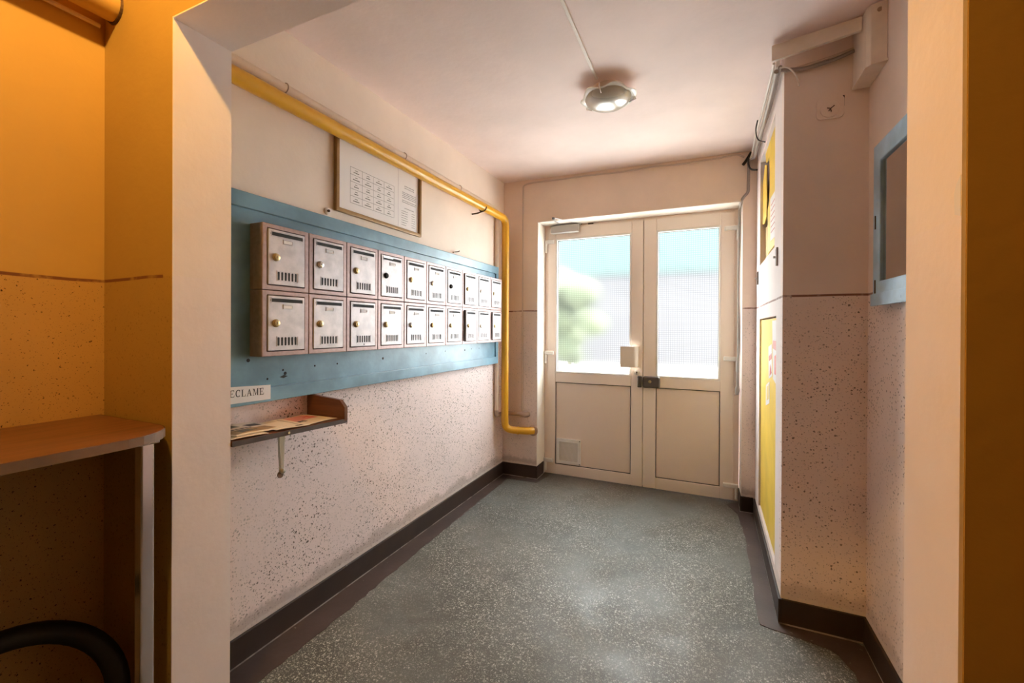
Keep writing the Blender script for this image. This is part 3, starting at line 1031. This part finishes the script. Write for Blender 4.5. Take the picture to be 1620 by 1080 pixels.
MB().prism(p, v).build('board_piece', 'yellow_old', uc)
p, v = on_side([(-.95, 1.715), (-.205, 1.715), (-.205, 2.38), (-.95, 2.38)], .075, .080)
tag(MB().prism(p, v).build('niche_back', 'dark', uc), 'dark back of the niche')
np_ = thing('paper_notice', 'white printed slip stuck on the torn yellow board', 'paper', (sx(-.8, .01), -.8, 1.78))
p, v = on_side([(-.935, 1.775), (-.935, 2.015), (-.66, 2.03), (-.68, 1.79)], .0105, .0115)
MB().prism(p, v).build('sheet', 'card', np_)
tx = MB()
for k in range(6):
    z = 1.975 - .03 * k
    p, v = on_side([(-.91, z), (-.91, z + .006), (-.70, z + .010), (-.70, z + .004)], .0101, .0106)
    tx.prism(p, v)
o = tx.build('printed_lines', 'pinkprint', np_); o['kind'] = 'stuff'
for (y, z, lab) in ((-1.062, 1.645, 'small metal turn hook below the yellow board, nearer the shaft corner'), (-.13, 1.642, 'small metal turn hook below the yellow board, beside the door wall')):
    h = thing('turn_hook', lab, 'hook', (sx(y), y, z), 'turn hooks under the meter niche')
    p, v = on_side([(y - .020, z - .045), (y + .016, z - .040), (y + .016, z + .038), (y - .020, z + .045)], -.008, 0)
    MB().prism(p, v).build('plate', 'iron' if y > -.5 else 'cable_grey', h, .002)
    MB().lathe([(.006, 0), (.006, .010)], (sx(y, -.008), y, z), (-1, 0, 0), 10).build('screw', 'steel', h)
lc = thing('access_door', 'tall yellow access door in the lower right shaft wall', 'door', (sx(-.6, .01), -.6, NL[2]))
p, v = on_side([(NL[0] + .008, NL[2] + .008), (NL[1] - .008, NL[2] + .008), (NL[1] - .008, NL[3] - .008), (NL[0] + .008, NL[3] - .008)], .010, .028)
MB().prism(p, v).build('panel', 'yellow_flat', lc, .002)
for z in (.42, .50):
    p, v = on_side([(NL[0] + .006, z), (NL[0] + .030, z + .01), (NL[0] + .024, z + .05), (NL[0] + .006, z + .04)], .0095, .0105)
    tag(MB().prism(p, v).build('rust_patch', 'iron', lc), 'rusty bare patch')
def sticker(label, poly, mat, marks):
    s = thing('sticker', label, 'sticker', (sx(poly[0][0], .01), poly[0][0], poly[0][1]))
    p, v = on_side(poly, .0090, .0099)
    MB().prism(p, v).build('sheet', mat, s)
    for m_, pl_ in marks:
        p, v = on_side(pl_, .0086, .0090)
        MB().prism(p, v).build('print', m_, s)
sticker('tall white torn sticker at the top of the yellow access door', [(-1.0, 1.02), (-.84, 1.04), (-.80, 1.345), (-1.0, 1.345)], 'card',
        [('red', [(-.98, 1.07), (-.90, 1.07), (-.90, 1.16), (-.98, 1.18)]), ('pinkprint', [(-.99, 1.19), (-.83, 1.20), (-.83, 1.24), (-.99, 1.24)]), ('ink', [(-1.0, 1.10), (-.985, 1.10), (-.985, 1.2), (-1.0, 1.2)])])
sticker('red and white warning sticker beside the tall white one', [(-.80, 1.05), (-.66, 1.02), (-.64, 1.2), (-.78, 1.22)], 'card',
        [('red', [(-.79, 1.065), (-.70, 1.04), (-.72, 1.11)]), ('red', [(-.78, 1.14), (-.67, 1.12), (-.66, 1.145), (-.78, 1.17)])])
sticker('faded white label lowest on the yellow access door', [(-.70, .89), (-.53, .85), (-.53, .97), (-.70, 1.01)], 'paper',
        [('yellow_flat', [(-.68, .91), (-.655, .905), (-.655, .99), (-.68, .995)]), ('yellow_flat', [(-.64, .90), (-.615, .895), (-.615, .975), (-.64, .98)]), ('yellow_flat', [(-.60, .89), (-.575, .885), (-.575, .965), (-.60, .97)])])

# junction cover on the shaft front
jc = thing('junction_cover', 'square painted-over junction cover with a round lid on the shaft front', 'cover', (2.113, YS, 2.24))
def rrect(x0, x1, z0, z1, r, y):
    out = []
    for cx_, cz_, a0 in ((x1 - r, z1 - r, 0), (x0 + r, z1 - r, PI / 2), (x0 + r, z0 + r, PI), (x1 - r, z0 + r, 1.5 * PI)):
        for k in range(5):
            a = a0 + k * PI / 8
            out.append((cx_ + r * math.cos(a), y, cz_ + r * math.sin(a)))
    return out
MB().prism(rrect(2.064, 2.162, 2.193, 2.285, .018, YS), (0, -.010, 0)).build('plate', 'wall_stub', jc, .002)
MB().lathe([(.034, 0), (.034, .006), (.030, .008)], (2.111, YS - .010, 2.232), (0, -1, 0), 28).build('lid', 'wall_stub', jc, smooth=True)
w = MB()
w.tube([(2.105, YS - .018, 2.222), (2.112, YS - .024, 2.230), (2.124, YS - .024, 2.240)], .002, 6)
w.tube([(2.100, YS - .018, 2.236), (2.110, YS - .024, 2.230), (2.114, YS - .022, 2.216)], .002, 6)
tag(w.build('wire_ends', 'iron', jc), 'bare wire ends')
tag(MB().box((2.158, YS - .003, 2.240), (2.164, YS, 2.285)).build('chipped_edge', 'iron', jc), 'dark chipped edge')

# white box in the upper right corner, sagging cable duct and the cables
jb = thing('distribution_box', 'cream metal cable box high in the right corner under the ceiling', 'box', (2.22, -1.33, 2.302))
jt = ceil_z(2.22, -1.43) - .002
MB().prism([(2.190, YS - .002, 2.302), (2.190, -1.400, 2.302), (2.200, -1.418, 2.302), (XW - .001, -1.430, 2.302), (XW - .001, YS - .002, 2.302)], (0, 0, jt - 2.302)).build('casing', 'metal_cream', jb, .003)
MB().prism([(2.186, YS - .004, 2.298), (2.186, -1.404, 2.298), (2.198, -1.424, 2.298), (XW - .001, -1.436, 2.298), (XW - .001, YS - .004, 2.298)], (0, 0, .008)).build('bottom_lid', 'metal_cream', jb, .001)
for (y, z) in ((-1.345, 2.50), ):
    MB().lathe([(.005, 0), (.005, .003)], (2.190, y, z), (-1, 0, 0), 10).build('screw', 'iron', jb)
MB().lathe([(.010, 0), (.008, .002)], (2.226, -1.4235, 2.50), (0, -1, 0), 12).build('stain', 'pipe_brown', jb)
ct = thing('cable_duct', 'cream plastic duct sagging from the box to the shaft corner', 'duct', (2.05, -1.27, 2.5))
ca = MB()
A, B = Vector((1.893, YS - .045, 2.499)), Vector((2.186, YS - .125, 2.496))
d_v = (B - A)
upv = Vector((0, 0, 1)); nv = Vector((0, -1, 0))
h0, h1, th = .034, .027, .008
vs_ = []
for P_, h in ((A, h0), (B, h1)):
    for dz in (-h, h):
        for dy in (-th, th):
            vs_.append(P_ + Vector((0, dy, dz)))
ca.add(vs_, [(0, 1, 3, 2), (4, 6, 7, 5), (0, 4, 5, 1), (1, 5, 7, 3), (3, 7, 6, 2), (2, 6, 4, 0)])
ca.build('cover_strip', 'metal_cream', ct, .002)
# second piece, down the shaft's top edge
cb_ = MB()
for k in range(1):
    A2, B2 = Vector((1.925, YS + .02, 2.500)), Vector((1.945, -.30, 2.535))
    vs_ = []
    for P_ in (A2, B2):
        for dz in (-.026, .016):
            for dx in (-.008, .008):
                vs_.append(P_ + Vector((dx, 0, dz)))
    cb_.add(vs_, [(0, 1, 3, 2), (4, 6, 7, 5), (0, 4, 5, 1), (1, 5, 7, 3), (3, 7, 6, 2), (2, 6, 4, 0)])
cb_.build('side_strip', 'cable_white', ct, .002)

def cable(label, pts, r, mat, fil=.03):
    c = thing('cable', label, 'cable', pts[0], 'loose cables by the shaft top')
    def cr(P, n=6):
        P = [Vector(p) for p in P]
        out = []
        for i in range(len(P) - 1):
            p0, p1, p2, p3 = P[max(i - 1, 0)], P[i], P[i + 1], P[min(i + 2, len(P) - 1)]
            for k in range(n):
                t = k / n
                out.append(.5 * ((2 * p1) + (p2 - p0) * t + (2 * p0 - 5 * p1 + 4 * p2 - p3) * t * t + (3 * p1 - p0 - 3 * p2 + p3) * t ** 3))
        out.append(P[-1])
        return out
    MB().tube(cr(pts), r, 8).build('sheath', mat, c, smooth=True)
xs_ = lambda y, d: sx(y, -d)
cable('pale cable under the sagging duct, upper of two', [(2.188, YS - .02, 2.462), (2.10, YS - .012, 2.448), (2.0, YS - .010, 2.436), (1.95, YS - .012, 2.425)], .006, 'cable')
cable('thicker brown-grey cable under the sagging duct, lower of two', [(2.188, YS - .03, 2.448), (2.12, YS - .022, 2.432), (2.02, YS - .016, 2.424), (1.93, YS - .022, 2.435)], .008, 'cable_grey')
cable('thin pale cable end curling down on the shaft front', [(1.925, YS - .03, 2.440), (1.955, YS - .035, 2.432), (1.985, YS - .03, 2.395), (1.998, YS - .03, 2.345)], .0035, 'cable_white')
cable('grey cable bundle along the shaft top edge, outermost', [(1.915, YS - .01, 2.438), (1.922, -1.0, 2.440), (1.922, -.7, 2.425), (1.925, -.4, 2.44), (1.935, -.15, 2.46), (1.925, -.02, 2.49)], .010, 'cable_grey')
cable('grey cable along the shaft top edge, beneath the white strip', [(1.930, YS - .01, 2.455), (1.937, -.9, 2.452), (1.935, -.6, 2.455), (1.945, -.3, 2.475), (1.945, -.04, 2.50)], .008, 'cable_grey')
cable('white cable looping along the shaft top edge', [(1.905, YS - .02, 2.47), (1.912, -1.0, 2.485), (1.914, -.7, 2.49), (1.918, -.4, 2.505), (1.925, -.1, 2.50), (1.905, -.02, 2.47)], .006, 'cable_white')
cable('thin black wire drooping beside the niche', [(1.905, -.62, 2.50), (1.893, -.66, 2.43), (1.90, -.70, 2.36), (1.925, -.78, 2.31)], .0035, 'cable_black')
cable('short black cable stub by the door wall corner', [(1.925, -.05, 2.53), (1.90, -.03, 2.49), (1.875, -.03, 2.455)], .010, 'cable_black')
cable('black cable tail curling down the door wall corner', [(1.92, -.04, 2.52), (1.905, -.05, 2.46), (1.92, -.06, 2.41), (1.955, -.10, 2.385)], .006, 'cable_black')

# ------------------------------------------------------------------ blue notice cabinet on the right wall
nc = thing('notice_cabinet', 'pale blue framed glass notice cabinet on the right wall', 'cabinet', (XW, -1.68, 1.39))
cy0, cy1, cz0, cz1 = -1.98, -1.405, 1.393, 1.990
MB().ring((cy0, cz0, cy1, cz1), (cy0 + .07, cz0 + .085, cy1 - .068, cz1 - .07), XW - .034, XW - .0005, 'yz').build('frame', 'blue_pale', nc, .004)
MB().ring((cy0 - .004, cz0 - .004, cy1 + .004, cz0 + .040), (cy0 + .3, cz0 + .01, cy0 + .301, cz0 + .02), XW - .040, XW - .034, 'yz').build('lower_moulding', 'blue_pale', nc, .003)
MB().box((XW - .006, cy0 + .06, cz0 + .07), (XW - .001, cy1 - .06, cz1 - .06)).build('back_sheet', 'paper', nc)
MB().box((XW - .024, cy0 + .062, cz0 + .077), (XW - .021, cy1 - .06, cz1 - .062)).build('glass_pane', 'cab_glass', nc)
for z in (1.70, 1.46):
    MB().box((XW - .0365, cy1 - .030, z - .025), (XW - .0335, cy1 - .024, z + .025)).build('hinge_gap', 'iron', nc)
MB().box((XW - .010, -1.66, 1.50), (XW - .007, -1.50, 1.91)).build('reflection_sheet', 'mottled', nc)  # mottled purple-grey sheet added to imitate the reflection in the glass

# ------------------------------------------------------------------ leaflet shelf with sign and leaflets
zl0, zl1, zt = .905, .887, .018
SX1 = .222
sh = thing('leaflet_shelf', 'small dark brown wall shelf with a raised end under the blue board', 'shelf', (0, -2.3, .89))
b = MB()
b.add([(x, y, z + d) for (y, z) in ((YR + .004, zl0), (-2.049, zl1)) for x in (.0, SX1) for d in (0, zt)], [(0, 1, 3, 2), (4, 6, 7, 5), (0, 4, 5, 1), (1, 5, 7, 3), (3, 7, 6, 2), (2, 6, 4, 0)])
b.build('board', 'wood', sh, .001)
MB().add([(SX1, y, z + d) for (y, z) in ((YR + .004, zl0), (-2.049, zl1)) for d in (0, zt)] + [(SX1 + .001, y, z + d) for (y, z) in ((YR + .004, zl0), (-2.049, zl1)) for d in (0, zt)],
         [(0, 2, 3, 1), (4, 5, 7, 6), (0, 4, 6, 2), (1, 3, 7, 5), (0, 1, 5, 4), (2, 6, 7, 3)]).build('front_edge', 'wood_edge', sh)
MB().prism([(0, -2.067, .887), (.212, -2.067, .887), (SX1 + .002, -2.067, .898), (SX1 + .002, -2.067, .955), (.196, -2.067, .985), (0, -2.067, 1.000)], (0, .018, 0)).build('end_panel', 'wood', sh, .001)
st = MB()
st.prism([(.205, -2.365, .902), (.205, -2.341, .902), (.205, -2.346, .762), (.205, -2.356, .762)], (.003, 0, 0))
st.prism([(.196, -2.362, .902), (.196, -2.346, .902), (.196, -2.348, .762), (.196, -2.356, .762)], (.003, 0, 0))
tag(st.build('strap', 'steel', sh), 'steel strap hanging from the shelf edge')
MB().lathe([(.009, -.014), (.009, .004), (.006, .006)], (.208, -2.350, .766), (1, -.3, 0), 12).build('bolt', 'steel', sh, smooth=True)
MB().lathe([(.012, -.004), (.012, 0)], (.200, -2.352, .752), (1, 0, .2), 12).build('bolt', 'iron', sh, smooth=True)
MB().lathe([(.005, 0), (.005, .004)], (SX1 + .001, -2.338, .907), (1, 0, 0), 10).build('bolt', 'chrome', sh, smooth=True)

# serif lettering
def glyph(ch):
    """list of polygons in a unit cap-height box, thick-thin capitals with serifs"""
    R = lambda a, b, c, d: [(a, b), (c, b), (c, d), (a, d)]
    if ch == 'E':
        return ([R(.10, 0, .27, 1), R(.0, 0, .78, .08), R(.0, .92, .74, 1), R(.27, .48, .54, .53), R(.50, .38, .54, .63),
                 [(.70, .05), (.78, .05), (.82, .30), (.77, .27)], [(.68, .95), (.74, .95), (.74, .73), (.70, .76)]], .86)
    if ch == 'R':
        P = [R(.10, 0, .27, 1), R(.0, 0, .38, .05), R(.0, .95, .5, 1), R(.27, .46, .5, .51), [(.36, .48), (.52, .48), (.86, .05), (.72, .03)], R(.66, 0, .92, .05)]
        for k in range(10):
            a0, a1 = PI / 2 - PI * k / 10, PI / 2 - PI * (k + 1) / 10
            f = lambda a, rx, ry: (.46 + rx * math.cos(a), .73 + ry * math.sin(a))
            P.append([f(a0, .32, .27), f(a1, .32, .27), f(a1, .15, .22), f(a0, .15, .22)])
        return (P, .94)
    if ch == 'C':
        P = []
        for k in range(18):
            a0, a1 = .75 + (2 * PI - 1.5) * k / 18, .75 + (2 * PI - 1.5) * (k + 1) / 18
            f = lambda a, rx, ry: (.47 + rx * math.cos(a), .5 + ry * math.sin(a))
            P.append([f(a0, .45, .52), f(a1, .45, .52), f(a1, .26, .43), f(a0, .26, .43)])
        P += [[(.74, .62), (.79, .62), (.82, 1.0), (.77, 1.0)]]
        return (P, .90)
    if ch == 'L':
        return ([R(.10, 0, .27, 1), R(.0, 0, .76, .05), R(.0, .95, .40, 1), [(.68, .05), (.76, .05), (.80, .32), (.75, .28)]], .84)
    if ch == 'A':
        return ([[(.08, .05), (.16, .05), (.50, .92), (.43, 1.02)], [(.64, .05), (.83, .05), (.50, 1.02), (.42, .92)], R(.26, .30, .66, .35), R(.0, 0, .28, .05), R(.56, 0, .94, .05)], .96)
    if ch == 'M':
        return ([R(.12, .05, .17, 1), [(.12, 1), (.30, 1), (.60, .12), (.52, 0)], [(.52, 0), (.57, .08), (.92, 1), (.86, 1)], R(.82, .05, .99, 1), R(.0, 0, .29, .05), R(.72, 0, 1.09, .05), R(.0, .95, .2, 1), R(.86, .95, 1.09, 1)], 1.14)
sg = thing('shelf_sign', 'white paper label lettered RECLAME on the lower blue rail', 'sign', (.041, -2.44, 1.01))
SY0, SY1 = -2.535, -2.276
sgb = [(.0405, SY0, 1.016), (.0405, SY1, 1.010), (.0405, SY1, 1.067), (.0405, SY0, 1.083)]
MB().prism(sgb, (.0012, 0, 0)).build('label', 'card', sg)
lt = MB()
capw, gap, cz = .0218, .0028, .0262
word = 'RECLAME'
total = sum(glyph(c)[1] * capw + gap for c in word) - gap
yy = -2.3045 - total
for ch in word:
    polys, adv = glyph(ch)
    for pl_ in polys:
        lt.prism([(.0417, yy + u * capw, 1.0315 + v * cz - (yy + 2.3) * .045) for u, v in pl_], (.0004, 0, 0))
    yy += adv * capw + gap
o = lt.build('lettering', 'ink', sg)

def shelf_z(y):
    return zl0 + (zl1 - zl0) * (y - YR) / (-2.049 - YR) + zt
def leaflet(label, c, ang, w, l, lift, prints, mat='newsprint', thick=.0015, wave=.002, ph=0.):
    """sheet centred at c=(x,y), l along local u (y-ish), w along v (x-ish)"""
    t = thing('leaflet', label, 'leaflet', (c[0], c[1], shelf_z(c[1]) + lift))
    ca_, sa_ = math.cos(ang), math.sin(ang)
    def pos(u, v, h):
        x = c[0] + v * ca_ - u * sa_
        y = c[1] + v * sa_ + u * ca_
        return (x, y, shelf_z(y) + lift + .0005 + h + wave * (1 + math.sin(u * 30 + v * 18 + ph)) * .5)
    def patch(u0, u1, v0, v1, h, th, nu, nv):
        mb = MB()
        vs, fs = [], []
        for lay in (h, h + th):
            for i in range(nu + 1):
                for j in range(nv + 1):
                    vs.append(pos(u0 + (u1 - u0) * i / nu, v0 + (v1 - v0) * j / nv, lay))
        N = (nu + 1) * (nv + 1)
        for i in range(nu):
            for j in range(nv):
                a = i * (nv + 1) + j
                fs.append((a, a + 1, a + nv + 2, a + nv + 1))
                fs.append((N + a, N + a + nv + 1, N + a + nv + 2, N + a + 1))
        for i in range(nu):
            for j in (0, nv):
                a = i * (nv + 1) + j
                q = (a, a + nv + 1, N + a + nv + 1, N + a)
                fs.append(q if j == 0 else q[::-1])
        for j in range(nv):
            for i in (0, nu):
                a = i * (nv + 1) + j
                q = (a, N + a, N + a + 1, a + 1)
                fs.append(q if i == 0 else q[::-1])
        return mb.add(vs, fs)
    patch(-l / 2, l / 2, -w / 2, w / 2, 0, thick, 12, 8).build('sheet', mat, t, smooth=False)
    for (m_, u0, u1, v0, v1) in prints:
        patch(u0 * l / 2, u1 * l / 2, v0 * w / 2, v1 * w / 2, thick + .0001, .0003, 6, 4).build('print', m_, t)
    return t
leaflet('pale leaflet with pink panel and dark letters against the end panel', (.105, -2.165), .10, .185, .165, .0008,
        [('pinkprint', -.85, .8, -.9, .1), ('olive', .1, .55, -.92, -.68), ('red', .3, .75, -.5, -.35), ('red', .35, .8, -.25, -.12), ('ink', -.75, -.5, .0, .35), ('ink', -.45, -.3, .05, .4), ('ink', -.9, .0, -.15, -.10)])
leaflet('blank folded leaflet lying open along the shelf front', (.118, -2.30), -.06, .19, .14, .0026,
        [('ink', .62, .66, -.8, .6), ('skin', -.9, .4, -.85, -.55), ('ink', .3, .7, .72, .86)], wave=.003, ph=1.)
leaflet('glossy leaflet with brown and olive pictures beside the portal', (.100, -2.425), .08, .19, .20, .0065,
        [('olive', -.95, .1, -.9, -.35), ('ink', .35, .85, -.55, -.15), ('skin', -.9, .2, -.3, .1), ('ochre', -.9, .75, .12, .78), ('olive', -.5, .0, .2, .6), ('ink', -.6, .3, -.05, .05), ('olive', .1, .5, .35, .7)], wave=.003, ph=2.)
leaflet('topmost pale pamphlet overhanging the shelf edge by the portal', (.125, -2.475), -.05, .185, .13, .0030,
        [('skin', -.8, .7, -.8, .5)], wave=.002, ph=.5)

# ------------------------------------------------------------------ stair side: counter, tyre, pipes
wcx = .305
ct_ = thing('counter', 'dark wooden counter top on a chrome leg beside the left pillar', 'counter', (.08, -3.2, 0))
ty = YJ - .012
cor = []
for k in range(7):
    a = k * PI / 2 / 6
    cor.append((wcx - .13 + .13 * math.cos(PI / 2 - a), ty - .13 + .13 * math.sin(PI / 2 - a)))
MB().hexa([(XF + .002, ty), (XF + .002, -4.3), (wcx, -4.3)] + cor[::-1], .990, 1.014).build('top', 'counter', ct_, .002)
ed = MB()
edge = [(wcx + .001, -4.3)] + [(x + .0012, y + .0012) for x, y in cor[::-1]] + [(XF + .002, ty + .0012)]
vs_ = [(x, y, z) for x, y in edge for z in (.990, 1.0135)]
ed.add(vs_, [(2 * k, 2 * k + 1, 2 * k + 3, 2 * k + 2) for k in range(len(edge) - 1)])
ed.build('edge_band', 'counter_edge', ct_)
MB().box((.226, -2.812, 0), (.258, -2.780, .990)).build('leg', 'chrome_leg', ct_, .005, seg=3)
MB().box((.216, -2.822, .980), (.266, -2.772, .990)).build('leg_bracket', 'steel', ct_, .002)
MB().box((XF + .002, -4.3, .93), (XF + .028, ty - .02, .990)).build('wall_batten', 'counter', ct_, .002)
tr_ = thing('tyre', 'black tyre leaning on the wall in the dark under the counter', 'tyre', (.06, -3.0, 0))
tb = MB()
cyc, czc, RT, rt, tilt = -3.005, .256, .236, .028, math.radians(20)
ptsT = []
for k in range(56):
    a = 2 * PI * k / 56
    uu, vv = RT * math.cos(a), RT * math.sin(a)
    ptsT.append((.045 - vv * math.sin(tilt), cyc + uu, czc + vv * math.cos(tilt)))
tb.tube(ptsT, rt, 16, closed=True)
tb.build('tread', 'rubber', tr_, smooth=True)
fp = thing('heating_pipe', 'wall coloured pipe entering the pillar under the stair ceiling', 'pipe', (-.085, -3.5, 2.30))
MB().tube([(-.092, YJ + .01, 2.312), (-.092, -6.1, 2.30)], .044, 20).build('pipe', 'wall_fore', fp, smooth=True)
tag(MB().lathe([(.0475, 0), (.0455, .006)], (-.092, YJ, 2.309), (0, -1, 0), 24).build('collar', 'iron', fp), 'dark ragged hole round the pipe')
fp2 = thing('thin_pipe', 'thin pale pipe along the foreground left wall under the thick one', 'pipe', (-.13, -3.5, 2.25))
MB().tube([(-.140, YJ - .02, 2.258), (-.140, -6.1, 2.25)], .007, 10).build('pipe', 'pipe_paint', fp2, smooth=True)
# bare plaster chip on the right jamb edge
ch = MB().prism([(XRJ - .0005, -2.7130, 1.447), (XRJ - .0005, -2.6985, 1.452), (XRJ - .0005, -2.697, 1.480), (XRJ - .0005, -2.702, 1.490), (XRJ - .0005, -2.7130, 1.500)], (.0012, 0, 0))
struct('plaster_chip', ch, 'card', wfr)

# the lamp that lights the stair side (above the frame)
sl_ = thing('stair_lamp', 'warm bulb in a bare ceiling holder on the stair side', 'lamp', (LAMP_POS[0], LAMP_POS[1], HC))
MB().lathe([(.012, .07), (.020, .09), (.022, .118), (.035, .125)], (LAMP_POS[0], LAMP_POS[1], HC - .125), (0, 0, 1), 20).build('holder', 'bead', sl_, smooth=True)

# ------------------------------------------------------------------ outside the door
def out_mat(name, col, rough=.8, var=.15, sc_=4):
    return simple(name, col, rough, var=var, bscale=sc_)
M['paving'] = out_mat('pale_paving', (.50, .48, .46))
M['facade_low'] = out_mat('mauve_render', (.049, .046, .0515), var=.06)
M['facade_top'] = out_mat('teal_render', (.026, .052, .051), var=.06)  # dark teal, added to tint the view at the pane tops
M['leaf'] = out_mat('garden_leaf', (.036, .045, .020), var=.4, sc_=6)
struct('pavement', MB().box((-14, .30, -.15), (16, 13.0, -.02)), 'paving')
struct('exterior_wall', MB().box((-6, .30, -.15), (-.02, .42, 6)).box((2.3, .30, -.15), (8, .42, 6)).box((-.02, .30, 2.7), (2.3, .42, 6)), 'paving')
bl = thing('screen_block', 'added dark house block with teal upper floor, screening the sky across the yard', 'screen_block', (-.7, 13.5, 0))  # added, kept dark and cut narrow so sky beside it lights the hall
MB().box((-3.95, 13.0, -.15), (2.35, 17, 3.2)).build('ground_floor', 'facade_low', bl)
MB().box((-4.0, 12.9, 3.2), (2.4, 17, 5.3)).build('upper_floor', 'facade_top', bl)
hd = MB()
rr_ = random.Random(3)
for k in range(46):
    cx_, cy_, cz_ = rr_.gauss(-2.6, .75), rr_.gauss(9.5, .4), min(2.6, abs(rr_.gauss(1.3, .7)) + .2)
    r_ = rr_.uniform(.28, .52)
    hd.lathe([(r_ * math.sin(t * PI / 8) + .002, -r_ * math.cos(t * PI / 8)) for t in range(9)], (cx_, cy_, cz_), (0, 0, 1), 14)
bh = thing('bush', 'yellow-green bush in the yard, blurred behind the left door pane', 'bush', (-2.2, 9.5, 0))
o = hd.build('foliage', 'leaf', bh, smooth=True); o['kind'] = 'stuff'
MB().tube([(-2.2, 9.5, -.1), (-2.15, 9.5, .8), (-2.3, 9.4, 1.5)], .07, 8).build('trunk', 'pipe_brown', bh)

for o in bpy.data.objects:
    if '_loc' in o:
        del o['_loc']
